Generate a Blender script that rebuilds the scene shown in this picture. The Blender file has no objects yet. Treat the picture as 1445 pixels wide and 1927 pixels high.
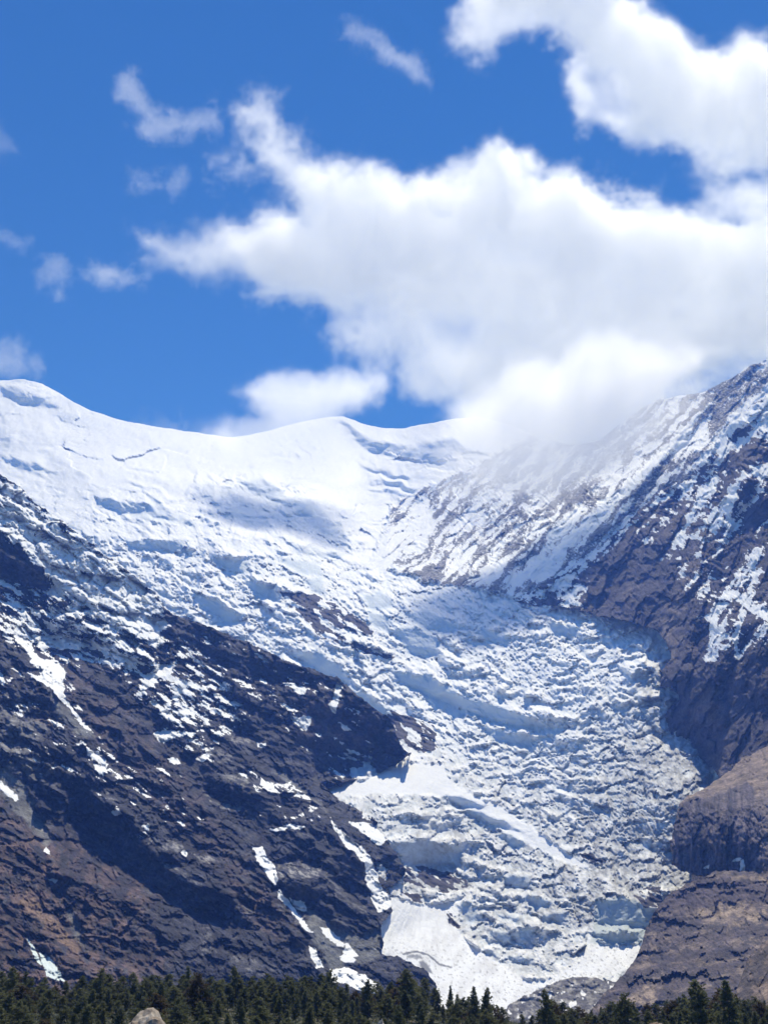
import bpy, math, random, time
import numpy as np
from mathutils import Vector
T0 = time.time()
sc = bpy.context.scene
col = sc.collection
R = math.radians
# ------------------------------------------------------------------ camera
FP, CX, CY, PITCH = 2384.0, 722.5, 963.5, R(22.3)      # focal length and centre in photo pixels
cam = bpy.data.cameras.new('camera')
cam.sensor_fit = 'VERTICAL'; cam.sensor_height = 24.0
cam.angle = 2 * math.atan(CY / FP)
cam.clip_start = 0.5; cam.clip_end = 120000
camo = bpy.data.objects.new('camera', cam); col.objects.link(camo)
camo.rotation_euler = (R(90) + PITCH, 0, 0)
sc.camera = camo
# ------------------------------------------------------------------ world, sun, exposure
SUN_EL, SUN_AZ = R(66), R(24)                           # azimuth clockwise from +Y (the viewing direction)
world = bpy.data.worlds.new('World'); sc.world = world; world.use_nodes = True
wn = world.node_tree; bg = wn.nodes['Background']
sky = wn.nodes.new('ShaderNodeTexSky'); sky.sky_type = 'NISHITA'; sky.sun_disc = False
sky.sun_elevation = SUN_EL; sky.sun_rotation = SUN_AZ
sky.altitude = 3600; sky.air_density = 0.9; sky.dust_density = 0.0; sky.ozone_density = 3.0
hs = wn.nodes.new('ShaderNodeHueSaturation'); hs.inputs['Saturation'].default_value = 1.30; hs.inputs['Hue'].default_value = 0.507
wn.links.new(sky.outputs[0], hs.inputs['Color']); wn.links.new(hs.outputs[0], bg.inputs[0])
bg.inputs[1].default_value = 0.15
sl = bpy.data.lights.new('sun', 'SUN'); sl.energy = 4.6; sl.angle = R(0.53); sl.color = (1.0, 0.975, 0.965)
so = bpy.data.objects.new('sun', sl); col.objects.link(so)
sdir = Vector((math.sin(SUN_AZ) * math.cos(SUN_EL), math.cos(SUN_AZ) * math.cos(SUN_EL), math.sin(SUN_EL)))
so.rotation_euler = sdir.to_track_quat('Z', 'Y').to_euler()
so.location = (0, 0, 9000)
vs = sc.view_settings; vs.view_transform = 'Standard'; vs.look = 'None'; vs.exposure = 0.08; vs.gamma = 1; vs.use_curve_mapping = False
sc.cycles.max_bounces = 12; sc.cycles.diffuse_bounces = 3; sc.cycles.volume_bounces = 10; sc.cycles.volume_step_rate = 2.0
sc.cycles.transparent_max_bounces = 16
sc.cycles.use_denoising = True
CLOUDS = True; HAZE = True; CLOUD_SIGMA = 0.0026; CLOUD_G = 0.52

# ------------------------------------------------------------------ helpers
def tag(o, label=None, cat=None, group=None, kind=None):
    if label: o['label'] = label
    if cat: o['category'] = cat
    if group: o['group'] = group
    if kind: o['kind'] = kind
    return o

def _hash(ix, iy, seed):
    h = (ix.astype(np.int64) * 374761393 + iy.astype(np.int64) * 668265263 + seed * 974634777) & 0xffffffff
    h = ((h ^ (h >> 13)) * 1274126177) & 0xffffffff
    return (h ^ (h >> 16)) & 0xffff

def pn(x, y, seed=0):                                    # 2D gradient noise, about -0.7 .. 0.7
    x0 = np.floor(x); y0 = np.floor(y); fx = x - x0; fy = y - y0
    u = fx * fx * fx * (fx * (fx * 6 - 15) + 10); v = fy * fy * fy * (fy * (fy * 6 - 15) + 10)
    def g(dx, dy):
        a = _hash(x0 + dx, y0 + dy, seed) * (2 * math.pi / 65536)
        return np.cos(a) * (fx - dx) + np.sin(a) * (fy - dy)
    a = g(0, 0) * (1 - u) + g(1, 0) * u
    b = g(0, 1) * (1 - u) + g(1, 1) * u
    return a * (1 - v) + b * v

def fbm(x, y, s, octv=4, seed=0, gain=0.5, lac=2.03):
    r = 0; a = 1; f = 1.0 / s
    for i in range(octv):
        r = r + a * pn(x * f + i * 17.3, y * f - i * 9.1, seed + i * 7); a *= gain; f *= lac
    return r

def ridged(x, y, s, octv=4, seed=0, gain=0.5):
    r = 0; a = 1; f = 1.0 / s
    for i in range(octv):
        r = r + a * (0.5 - np.abs(pn(x * f + i * 31.7, y * f + i * 3.3, seed + i * 5)) * 1.6); a *= gain; f *= 2.1
    return r

def cells(x, y, s, seed=0, jit=0.9):                     # distance to nearest and second nearest feature, cell id
    X = x / s; Y = y / s; x0 = np.floor(X); y0 = np.floor(Y)
    d1 = np.full(np.shape(X), 9.0); d2 = d1.copy(); idn = np.zeros(np.shape(X))
    for i in (-1, 0, 1):
        for j in (-1, 0, 1):
            cx = x0 + i; cy = y0 + j
            h = _hash(cx, cy, seed); h2 = _hash(cx, cy, seed + 99)
            px = cx + 0.5 + jit * (h / 65536 - 0.5); py = cy + 0.5 + jit * (h2 / 65536 - 0.5)
            d = np.hypot(X - px, Y - py)
            n = d < d1
            d2 = np.where(n, d1, np.minimum(d2, d)); idn = np.where(n, (h ^ h2) / 65536, idn); d1 = np.where(n, d, d1)
    return d1, d2, idn

def facets(x, y, s, seed=0, jit=0.95, tilt=1.0, crack=0.5):
    """broken blocks: every cell gets its own height and its own tilt, with cracks between; about -1 .. 1"""
    X = x / s; Y = y / s; x0 = np.floor(X); y0 = np.floor(Y)
    sh = np.broadcast(X, Y).shape
    d1 = np.full(sh, 9.0); d2 = d1.copy(); h0 = np.zeros(sh); dx = h0.copy(); dy = h0.copy(); hb = h0.copy()
    for i in (-1, 0, 1):
        for j in (-1, 0, 1):
            cx = x0 + i; cy = y0 + j
            h = _hash(cx, cy, seed); h2 = _hash(cx, cy, seed + 99)
            ex = X - (cx + 0.5 + jit * (h / 65536 - 0.5)); ey = Y - (cy + 0.5 + jit * (h2 / 65536 - 0.5))
            d = np.hypot(ex, ey); n = d < d1
            d2 = np.where(n, d1, np.minimum(d2, d)); d1 = np.where(n, d, d1)
            dx = np.where(n, ex, dx); dy = np.where(n, ey, dy); h0 = np.where(n, (h ^ (h2 << 1)) & 1023, h0); hb = np.where(n, (h2 ^ (h >> 3)) & 1023, hb)
    a = h0 / 1023 - .5; b = hb / 1023 - .5; c = ((h0 * 7 + hb * 13) % 101) / 101 - .5
    return a * 1.2 + tilt * (2.2 * b * dx + 2.6 * c * dy) - crack * sstep(.16, 0, d2 - d1)

def sstep(a, b, x):
    t = np.clip((x - a) / (b - a), 0, 1); return t * t * (3 - 2 * t)

# ------------------------------------------------------------------ one lattice of viewing rays; the terrain is surveyed on it
ST = 2.0
gx = np.arange(-150, 1597, ST); gy = np.arange(620, 2030, ST)
GX, GY = np.meshgrid(gx, gy)
H, W = GX.shape

def rays(X, Y):                                          # unit directions of photo pixels
    a = (X - CX) / FP; b = (CY - Y) / FP
    d = np.stack([a, math.cos(PITCH) - b * math.sin(PITCH), math.sin(PITCH) + b * math.cos(PITCH)], -1)
    return d / np.linalg.norm(d, axis=-1, keepdims=True)

def blur(a, s):                                          # gaussian, s in lattice cells
    k = int(3 * s) + 1; w = np.exp(-0.5 * (np.arange(-k, k + 1) / s) ** 2); w /= w.sum()
    for ax in (0, 1):
        p = np.pad(a, [(k, k) if i == ax else (0, 0) for i in (0, 1)], mode='edge')
        n = p.shape[ax] + len(w) - 1; n2 = 1 << (n - 1).bit_length()
        f = np.fft.irfft(np.fft.rfft(p, n2, axis=ax) * (np.fft.rfft(w, n2)[:, None] if ax == 0 else np.fft.rfft(w, n2)[None, :]), n2, axis=ax)
        a = f[2 * k:2 * k + a.shape[0], :] if ax == 0 else f[:, 2 * k:2 * k + a.shape[1]]
    return a

def rbf(pts):
    P = np.array(pts, float); xy = P[:, :2] / 400.0; v = np.log(P[:, 2]); n = len(P)
    r = np.linalg.norm(xy[:, None] - xy[None], axis=-1)
    K = np.where(r > 0, r * r * np.log(r + 1e-12), 0) + np.eye(n) * 0.01
    A = np.zeros((n + 3, n + 3)); A[:n, :n] = K; A[:n, n] = 1; A[:n, n + 1:] = xy; A[n:, :n] = A[:n, n:].T
    c = np.linalg.solve(A, np.concatenate([v, [0, 0, 0]]))
    sx = gx[::8]; sy = gy[::8]; X, Y = np.meshgrid(sx / 400, sy / 400)
    out = c[n] + c[n + 1] * X + c[n + 2] * Y
    for i in range(n):
        q = (X - xy[i, 0]) ** 2 + (Y - xy[i, 1]) ** 2
        out = out + c[i] * 0.5 * q * np.log(q + 1e-12)
    t = np.stack([np.interp(gx, sx, row) for row in out])
    t = np.stack([np.interp(gy, sy, t[:, j]) for j in range(t.shape[1])], 1)
    return blur(t, 5)

def window(P, pad):
    P = np.array(P, float)
    j0 = max(0, int((P[:, 0].min() - pad - gx[0]) / ST)); j1 = min(W, int((P[:, 0].max() + pad - gx[0]) / ST) + 2)
    i0 = max(0, int((P[:, 1].min() - pad - gy[0]) / ST)); i1 = min(H, int((P[:, 1].max() + pad - gy[0]) / ST) + 2)
    return slice(i0, i1), slice(j0, j1)

def segdist(P, X, Y, close):
    d = np.full(X.shape, 1e9); bt = np.zeros(X.shape); n = len(P); m = n if close else n - 1
    for k in range(m):
        ax, ay = P[k][:2]; bx, by = P[(k + 1) % n][:2]; ex, ey = bx - ax, by - ay
        t = np.clip(((X - ax) * ex + (Y - ay) * ey) / (ex * ex + ey * ey + 1e-9), 0, 1)
        q = np.hypot(X - ax - t * ex, Y - ay - t * ey)
        c = q < d; d = np.where(c, q, d); bt = np.where(c, (k + t) / m, bt)
    return d, bt

def polysd(P, X, Y):                                     # signed distance, positive inside
    d, _ = segdist(P, X, Y, True); ins = np.zeros(X.shape, bool); n = len(P)
    for k in range(n):
        ax, ay = P[k][:2]; bx, by = P[(k + 1) % n][:2]
        if ay == by: continue
        c = ((Y < ay) != (Y < by)) & (X < (bx - ax) * (Y - ay) / (by - ay) + ax)
        ins ^= c
    return np.where(ins, d, -d)

# shared warp so traced outlines get natural ragged edges
WX = 8 * fbm(GX, GY, 24, 5, 900, 0.72); WY = 8 * fbm(GX, GY, 24, 5, 950, 0.72)

def area(dst, P, v, feather=6, rag=1.0, mode='add'):
    """lay value v over a traced outline"""
    ws = window(P, feather + 14)
    s = polysd(P, GX[ws] + rag * WX[ws], GY[ws] + rag * WY[ws])
    m = sstep(-feather, feather, s)
    if mode == 'add': dst[ws] += v * m
    elif mode == 'max': dst[ws] = np.maximum(dst[ws], v * m)
    elif mode == 'set': dst[ws] = dst[ws] * (1 - m) + v * m

def line(dst, P, w, v, rag=0.6, mode='add', soft=1.0):
    """lay value v along a traced line of half width w (w may be a pair: start, end)"""
    w0, w1 = w if isinstance(w, (tuple, list)) else (w, w); wm = max(w0, w1)
    ws = window(P, 3 * wm + 12)
    d, t = segdist(P, GX[ws] + rag * WX[ws], GY[ws] + rag * WY[ws], False)
    ww = w0 + (w1 - w0) * t
    m = sstep(1 + soft * .6, 1 - soft * .6, d / np.maximum(ww, .5)) if soft < 1.5 else np.exp(-0.5 * (d / np.maximum(ww, .5)) ** 2)
    if mode == 'add': dst[ws] += v * m
    elif mode == 'max': dst[ws] = np.maximum(dst[ws], v * m)
    elif mode == 'set': dst[ws] = dst[ws] * (1 - m) + v * m

def zeros(): return np.zeros((H, W))

def solve_relief(gu, gv, length):
    """heights (in lattice cells) whose slopes come closest to gu, gv, pulled to zero beyond `length` cells"""
    def ext(a, su, sv):
        t = np.concatenate([a, su * a[:, ::-1]], 1); return np.concatenate([t, sv * t[::-1]], 0)
    fu = np.fft.rfft2(ext(gu, -1, 1)); fv = np.fft.rfft2(ext(gv, 1, -1))
    ky = 2 * np.pi * np.fft.fftfreq(2 * H)[:, None]; kx = 2 * np.pi * np.fft.rfftfreq(2 * W)[None]
    k2 = kx * kx + ky * ky + 1.0 / length ** 2
    h = np.fft.irfft2((-1j * kx * fu - 1j * ky * fv) / k2, s=(2 * H, 2 * W))
    return h[:H, :W]

def terrace(s, P, sharp=0.62, seed=0, var=0.5):
    """sawtooth for steps: s grows upwards; returns depth offset in units of P (level cliff face, then a ledge)"""
    q = s / P; f = q - np.floor(q)
    k = _hash(np.floor(q), np.floor(q) * 0 + 3, seed) / 65536
    sh = sharp + (k - 0.5) * 0.25
    S = sstep(0, 1, (f - sh) / (1 - sh))
    return (S - f) * (1 - var * 0.6 + var * k)

OBJ = {}
def sheet(spec, L, sd, attrs, lab, mat, split=None, foldk=3.0, foldn=6):
    """Mesh one land mass. L: ln(range) on the lattice; sd: signed distance (px) to its outline, positive inside.
    Past the outline the surface turns back and away behind the crest, so the mass is closed to the rear."""
    gyy, gxx = np.gradient(blur(sd, 1.0), ST)
    nrm = np.maximum(np.hypot(gxx, gyy), 0.3); nx, ny = gxx / nrm, gyy / nrm
    keep = sd > -foldn * ST
    out = np.maximum(-sd, 0)
    X = GX + nx * out * 1.25; Y = GY + ny * out * 1.25
    Lf = L + foldk * out * out / (foldn * ST) / FP * 3 + out * 1.2 / FP
    fq = keep[:-1, :-1] & keep[1:, :-1] & keep[:-1, 1:] & keep[1:, 1:]
    P = rays(X, Y) * np.exp(Lf)[..., None]
    # smooth normals over the whole sheet so the pieces join without a seam
    du = np.gradient(P, axis=1); dv = np.gradient(P, axis=0)
    N = np.cross(du, -dv); N /= np.maximum(np.linalg.norm(N, axis=-1, keepdims=True), 1e-9)
    lab = lab if lab is not None else np.zeros((H, W), int)
    fl = lab[:-1, :-1]
    res = []
    for k, sp in enumerate(spec):
        fm = fq & (fl == k)
        if not fm.any(): res.append(None); continue
        ii, jj = np.nonzero(fm)
        q = np.stack([ii * W + jj, (ii + 1) * W + jj, (ii + 1) * W + jj + 1, ii * W + jj + 1], 1)
        uniq, inv = np.unique(q, return_inverse=True); q = inv.reshape(q.shape)
        me = bpy.data.meshes.new(sp['name'])
        co = P.reshape(-1, 3)[uniq].astype(np.float32)
        me.vertices.add(len(uniq)); me.vertices.foreach_set('co', co.ravel())
        me.loops.add(q.size); me.loops.foreach_set('vertex_index', q.ravel().astype(np.int32))
        me.polygons.add(len(q)); me.polygons.foreach_set('loop_start', (np.arange(len(q)) * 4).astype(np.int32))
        me.polygons.foreach_set('use_smooth', np.ones(len(q), bool))
        me.update(calc_edges=True)
        for an, av in attrs.items():
            if av.ndim == 3:
                a = me.attributes.new(an, 'FLOAT_COLOR', 'POINT')
                a.data.foreach_set('color', np.concatenate([av.reshape(-1, 3)[uniq], np.ones((len(uniq), 1))], 1).astype(np.float32).ravel())
            else:
                a = me.attributes.new(an, 'FLOAT', 'POINT'); a.data.foreach_set('value', av.ravel()[uniq].astype(np.float32))
        me.normals_split_custom_set_from_vertices(N.reshape(-1, 3)[uniq].astype(np.float32))
        me.materials.append(mat)
        o = bpy.data.objects.new(sp['name'], me); col.objects.link(o)
        if sp.get('parent'): o.parent = OBJ[sp['parent']]
        else: tag(o, sp.get('label'), sp.get('cat'), None, 'structure')
        OBJ[sp.get('key', sp['name'])] = o
        res.append(o)
    return res

# ------------------------------------------------------------------ materials
def N_(nt, t, **kw):
    n = nt.nodes.new(t)
    for k, v in kw.items(): setattr(n, k, v)
    return n

def terrain_mat(name, bump_rock=6.0, bump_snow=2.0, scale=0.02, snow_col=(0.83, 0.85, 0.88), aniso=(1, 1, 1), rot=0.0):
    """rock/soil colour from the surveyed attribute, broken up by grain; snow or ice where attribute snow says so"""
    m = bpy.data.materials.new(name); m.use_nodes = True; nt = m.node_tree; L = nt.links
    b = nt.nodes['Principled BSDF']; b.inputs['Roughness'].default_value = 0.85; b.inputs['Specular IOR Level'].default_value = 0.25
    tc = N_(nt, 'ShaderNodeNewGeometry')
    mp = N_(nt, 'ShaderNodeMapping'); L.new(tc.outputs['Position'], mp.inputs['Vector']); mp.inputs['Scale'].default_value = aniso
    mp.inputs['Rotation'].default_value = (0, rot, 0)
    n1 = N_(nt, 'ShaderNodeTexNoise'); n1.inputs['Scale'].default_value = scale; n1.inputs['Detail'].default_value = 8; n1.inputs['Roughness'].default_value = 0.68
    L.new(mp.outputs[0], n1.inputs['Vector'])
    n2 = N_(nt, 'ShaderNodeTexNoise'); n2.inputs['Scale'].default_value = scale * 5.3; n2.inputs['Detail'].default_value = 5; n2.inputs['Roughness'].default_value = 0.7
    L.new(tc.outputs['Position'], n2.inputs['Vector'])
    ac = N_(nt, 'ShaderNodeAttribute', attribute_name='tint'); asn = N_(nt, 'ShaderNodeAttribute', attribute_name='snow')
    # value variation 0.45 .. 1.7
    mr = N_(nt, 'ShaderNodeMapRange'); mr.inputs['From Min'].default_value = 0.3; mr.inputs['From Max'].default_value = 0.7
    mr.inputs['To Min'].default_value = 0.35; mr.inputs['To Max'].default_value = 1.75; L.new(n1.outputs[0], mr.inputs[0])
    mr2 = N_(nt, 'ShaderNodeMapRange'); mr2.inputs['From Min'].default_value = 0.3; mr2.inputs['From Max'].default_value = 0.7
    mr2.inputs['To Min'].default_value = 0.45; mr2.inputs['To Max'].default_value = 1.6; L.new(n2.outputs[0], mr2.inputs[0])
    mu = N_(nt, 'ShaderNodeMath', operation='MULTIPLY'); L.new(mr.outputs[0], mu.inputs[0]); L.new(mr2.outputs[0], mu.inputs[1])
    vm = N_(nt, 'ShaderNodeVectorMath', operation='SCALE'); L.new(ac.outputs['Color'], vm.inputs[0]); L.new(mu.outputs[0], vm.inputs['Scale'])
    # snow edge
    ad = N_(nt, 'ShaderNodeMath', operation='MULTIPLY_ADD'); L.new(n2.outputs[0], ad.inputs[0]); ad.inputs[1].default_value = 1.0; L.new(asn.outputs['Fac'], ad.inputs[2])
    sr = N_(nt, 'ShaderNodeMapRange', interpolation_type='SMOOTHSTEP'); sr.inputs['From Min'].default_value = 0.74; sr.inputs['From Max'].default_value = 1.12; L.new(ad.outputs[0], sr.inputs[0])
    mx = N_(nt, 'ShaderNodeMix', data_type='RGBA'); L.new(sr.outputs[0], mx.inputs['Factor']); L.new(vm.outputs[0], mx.inputs[6])
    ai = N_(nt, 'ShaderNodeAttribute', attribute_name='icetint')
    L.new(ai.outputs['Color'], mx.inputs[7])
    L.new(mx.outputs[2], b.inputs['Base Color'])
    bh = N_(nt, 'ShaderNodeMath', operation='MULTIPLY_ADD'); L.new(n2.outputs[0], bh.inputs[0]); bh.inputs[1].default_value = 0.35; L.new(n1.outputs[0], bh.inputs[2])
    bd = N_(nt, 'ShaderNodeMix', data_type='FLOAT'); L.new(sr.outputs[0], bd.inputs['Factor']); bd.inputs[2].default_value = bump_rock; bd.inputs[3].default_value = bump_snow
    bm = N_(nt, 'ShaderNodeBump'); bm.inputs['Strength'].default_value = 1.0; L.new(bd.outputs[0], bm.inputs['Distance']); L.new(bh.outputs[0], bm.inputs['Height'])
    L.new(bm.outputs[0], b.inputs['Normal'])
    return m

M_ROCK = terrain_mat('rock_snow', 26, 4, 0.018, aniso=(0.6, 0.6, 1.3), rot=R(-28))
M_FAR = terrain_mat('snow_ice', 14, 6, 0.014)
M_ICE = M_FAR
M_SOIL = terrain_mat('soil_grass', 6, 2, 0.03)

def colmix(a, b, m): return a * (1 - m[..., None]) + np.array(b) * m[..., None]
def const(c): return np.ones((H, W, 3)) * np.array(c)
# ================================================================== FAR SYSTEM: snow mountain, icefall, rock ribs
F_SKY = [(-170,740),(-60,722),(0,716),(45,713),(80,722),(110,738),(140,757),(170,771),(210,785),(260,797),(330,808),(400,818),(440,823),(500,812),(560,795),(620,784),(645,783),(680,796),(720,806),(760,806),(800,797),(850,789),(900,784),(960,800),(1020,826),(1080,838),(1130,828),(1180,788),(1230,755),(1275,746),(1320,742),(1360,722),(1400,694),(1445,677),(1620,590)]
F_POLY = F_SKY + [(1620,2060),(-170,2060)]
sdF = polysd(F_POLY, GX, GY + 1.6 * fbm(GX, GY, 30, 4, 11) * sstep(150, 60, GX - 900) + 5 * ridged(GX, GY, 40, 4, 12) * sstep(1050, 1200, GX))
LF = rbf([(-150,740,9800),(0,715,10000),(150,765,9900),(300,805,9900),(440,823,10000),(640,783,10600),(740,805,10600),(860,788,10200),(1100,830,8600),(1275,746,8300),(1445,677,8200),(1600,600,8000),
 (-150,950,8200),(100,900,8300),(250,960,7600),(300,1010,6950),(300,1055,6650),(500,900,8700),(500,960,7900),(500,1030,6900),(700,900,9000),(690,1050,7300),(760,960,8300),(850,900,8600),(900,1000,7500),(1000,950,7400),(950,1110,6250),(1100,950,7100),(1200,900,7100),(1300,850,7100),(1200,1000,6600),
 (200,1090,6300),(400,1110,6200),(500,1150,5950),(800,1115,6350),(650,1200,5650),(560,1250,5500),(900,1250,5400),(1200,1200,5350),(1000,1400,4700),(1250,1400,4500),(720,1350,5000),(800,1470,4250),(650,1482,3960),(700,1475,4020),(665,1508,3840),(950,1480,4420),(1000,1600,3950),(1200,1600,3850),(800,1620,3800),(1000,1700,3600),(1000,1850,3050),(820,1720,3450),(750,1750,3300),(700,1850,2950),(1200,1780,3250),(1200,1900,2900),(850,1960,2700),
 (1240,1225,5120),(1225,1300,4790),(1265,1400,4430),(1325,1450,4280),(1280,1520,3900),(740,1740,3110),(724,1800,2900),(745,1565,3720),(765,1620,3560),(742,1690,3330),
 (0,1200,6200),(200,1500,5200),(200,1900,3700),(1445,1100,6500),(1445,1500,4900),(1445,1900,3200)])
ICE = [(-170,1012),(160,1012),(235,1014),(340,1020),(420,1030),(520,1042),(620,1056),(690,1074),(760,1080),(830,1100),(900,1108),(960,1125),(1620,1125),(1620,2060),(-170,2060)]
RIBS = [(688,1068),(720,1000),(735,955),(800,915),(880,880),(960,840),(1020,800),(1130,800),(1300,700),(1445,640),(1620,540),(1620,1130),(960,1126),(900,1109),(830,1101),(760,1079)]
CONE = [(722,1690),(745,1694),(790,1704),(830,1700),(872,1688),(868,1712),(848,1728),(862,1752),(905,1792),(950,1822),(1002,1850),(1040,1840),(1000,1865),(960,1895),(900,2060),(640,2060),(690,1850),(712,1800),(715,1740)]
TONGUE = [(578,1454),(640,1478),(690,1466),(730,1450),(772,1437),(832,1436),(846,1470),(880,1492),(940,1518),(1000,1556),(1060,1600),(1112,1636),(1060,1622),(1000,1592),(930,1552),(880,1520),(840,1500),(780,1494),(700,1493),(640,1503)]
FIELD = [(1108,1756),(1122,1768),(1140,1778),(1175,1782),(1205,1776),(1240,1768),(1230,1800),(1150,1834),(1075,1840),(1000,1862),(1030,1843),(1075,1822),(1100,1795)]
ROCKW = [(522,1112),(560,1118),(600,1122),(640,1140),(672,1160),(706,1190),(690,1196),(640,1182),(600,1168),(612,1180),(680,1212),(748,1236),(740,1240),(690,1232),(640,1212),(600,1196),(575,1168),(550,1140)]
ROCKX = [(722,1330),(745,1340),(800,1358),(826,1372),(820,1386),(822,1412),(800,1418),(770,1405),(748,1388),(736,1362)]
ROCKB = [(764,1632),(795,1628),(830,1640),(878,1655),(880,1672),(840,1680),(780,1668),(757,1656)]
inIce = sstep(-6, 6, polysd(ICE, GX + WX, GY + WY))
smooth = zeros()                                          # smooth snow: avalanche cone, tongue, fields
area(smooth, CONE, 1.0, 3, .4, 'max'); area(smooth, TONGUE, 1.0, 3, .4, 'max'); area(smooth, FIELD, 1.0, 3, .4, 'max')
ribs = sstep(-4, 4, polysd(RIBS, GX + WX, GY + WY))
chaos = inIce * (1 - smooth)
area(chaos, [(360,905),(520,890),(600,930),(660,985),(690,1060),(600,1060),(420,1035),(200,1015),(160,985),(200,930),(290,925),(340,960)], .5, 18, 1.5, 'max')
rock = zeros()
for p in (ROCKW, ROCKX, ROCKB, [(836,1716),(850,1722),(866,1742),(860,1748),(842,1734)], [(1088,1604),(1110,1606),(1140,1620),(1136,1628),(1100,1618)], [(738,1676),(790,1684),(826,1692),(800,1702),(752,1690)],
          [(1183,1690),(1215,1668),(1242,1664),(1245,1706),(1215,1708)]):
    area(rock, p, 1.0, 2, .7, 'max')
C = zeros()                                               # steepness laid out: + cliff, - bench
ICEFACES = [([(225,1016),(345,1018),(345,1040),(260,1036)],1.1),([(400,1046),(470,1050),(460,1082),(420,1070)],1.0),([(545,1022),(650,1042),(640,1056),(560,1046)],.9),([(520,1050),(600,1060),(610,1085),(560,1080)],.6),
 ([(734,1184),(780,1178),(826,1205),(820,1236),(770,1232)],1.1),([(758,1152),(800,1146),(862,1176),(858,1198),(800,1186)],1.1),([(740,1262),(800,1270),(860,1300),(862,1332),(800,1310),(750,1288)],1.0),
 ([(825,1300),(900,1318),(1000,1352),(1045,1372),(980,1372),(880,1345)],1.0),([(900,1366),(1000,1386),(1000,1406),(930,1396)],.9),([(360,1118),(410,1128),(460,1166),(440,1176),(380,1146)],.9),([(555,1232),(600,1224),(640,1258),(665,1290),(610,1272)],1.0),
 ([(655,1292),(700,1312),(765,1352),(740,1356),(690,1334)],1.0),([(826,1500),(870,1498),(912,1516),(905,1524),(860,1518)],1.1),([(855,1526),(905,1526),(950,1548),(982,1570),(940,1556),(880,1540)],1.2),([(728,1586),(800,1582),(872,1594),(868,1636),(820,1632),(760,1622)],1.3),
 ([(930,1570),(958,1566),(992,1592),(960,1596)],1.1),([(940,1646),(1000,1648),(1000,1672),(950,1664)],1.0),([(963,1692),(1000,1682),(1044,1700),(1010,1710)],1.1),([(929,1716),(984,1726),(984,1740),(945,1732)],1.2),([(1015,1718),(1065,1716),(1062,1738),(1020,1734)],1.1),
 ([(855,1702),(890,1698),(906,1728),(890,1740),(868,1724)],1.2),([(963,1756),(990,1744),(1012,1750),(1000,1782),(975,1776)],1.4),([(916,1748),(960,1752),(963,1780),(930,1776)],1.2),([(908,1784),(938,1790),(936,1806),(915,1798)],1.2),([(945,1798),(1005,1800),(1002,1813),(960,1812)],1.1),
 ([(1122,1690),(1180,1690),(1238,1712),(1220,1746),(1122,1742)],1.2),([(1108,1752),(1150,1756),(1222,1752),(1200,1776),(1140,1776)],1.3),([(640,792),(700,826),(760,840),(860,822),(880,850),(820,868),(740,862),(680,845)],1.1),([(0,724),(60,738),(120,770),(60,765),(0,745)],.7),([(440,905),(500,900),(535,925),(520,950),(480,925)],.9),([(400,960),(470,950),(500,975),(450,985)],.7),([(540,940),(590,945),(620,975),(570,970)],.8),([(560,960),(640,985),(660,1030),(600,1000)],.8),([(0,860),(60,868),(100,890),(40,885)],.7),([(180,935),(300,950),(380,990),(250,975)],.6),
 ([(700,866),(760,872),(860,856),(880,900),(760,960),(720,920)],.7),([(690,1150),(740,1165),(730,1190),(690,1170)],.9),([(1030,1170),(1090,1180),(1085,1200),(1040,1196)],.9),([(900,1180),(960,1200),(950,1214),(905,1200)],.8),([(460,1095),(520,1100),(515,1130),(480,1125)],.9),
 ([(575,1090),(605,1086),(610,1118),(585,1115)],1.0),([(680,1120),(720,1110),(740,1140),(700,1150)],.9),([(440,900),(520,905),(530,930),(470,925)],.5),([(180,935),(270,948),(300,962),(250,968),(190,955)],.7),([(260,920),(290,935),(305,950),(285,945)],1.),([(90,770),(150,780),(150,795),(100,790)],.3)]
for p, v in ICEFACES:
    area(C, p, v * 1.6, 4, .8)
    q = [(x, y - 10) for x, y in p]; area(C, q, -v * .35, 5, .8)
w1 = 26 * fbm(GX, GY, 120, 3, 21); w2 = 9 * fbm(GX, GY, 34, 3, 25); w3 = 4 * fbm(GX, GY, 14, 2, 26)
tilt = 0.38 * sstep(1280, 850, GX) * sstep(1560, 1330, GY) + 0.08
bow = -((GX - 1000) / 300.0) ** 2 * 26 * sstep(1350, 1500, GY)
s = -(GY - tilt * (GX - 800) + bow) + w1 + w2
amp = 0.55 + 0.9 * np.clip(fbm(GX, GY, 90, 2, 31) + .35, 0, 1)
rub = np.clip(sstep(980, 1180, GX + .4 * (GY - 1500)) * sstep(1300, 1420, GY) * sstep(1700, 1640, GY), 0, 1)      # rubbly, ledgeless side
brk = [sstep(-.05, .3, fbm(GX, GY * 1.2, w_, 4, 31 + w_, .6)) * (1 - .8 * rub) for w_ in (130, 64, 32)]
relief = -2.1 * (50 * terrace(s + w3, 50, .5, 1) * .55 * brk[0] + 21 * terrace(s * 1.07 + 2 * w3 + 13 * fbm(GX, GY, 45, 3, 28), 21, .5, 2) * .6 * brk[1] + 9 * terrace(s + 3 * w3 + 14 * fbm(GX, GY, 24, 2, 29), 9, .5, 3) * .5 * brk[2])
xs = GX + 1.8 * w3 + w2 * .6; ys = np.interp(GY, [600, 1000, 1250, 1500, 2100], [0, 840, 1290, 1670, 2450]) - tilt * (GX - 900) * 1.6 + 2.0 * w2; xs = xs * np.interp(GY, [1000, 1300, 1500], [1.0, 1.0, 1.0])
icef = zeros()
mod = .45 + 1.0 * sstep(-.25, .35, fbm(GX, GY, 75, 3, 45))
xr = xs + .55 * ys
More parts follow.
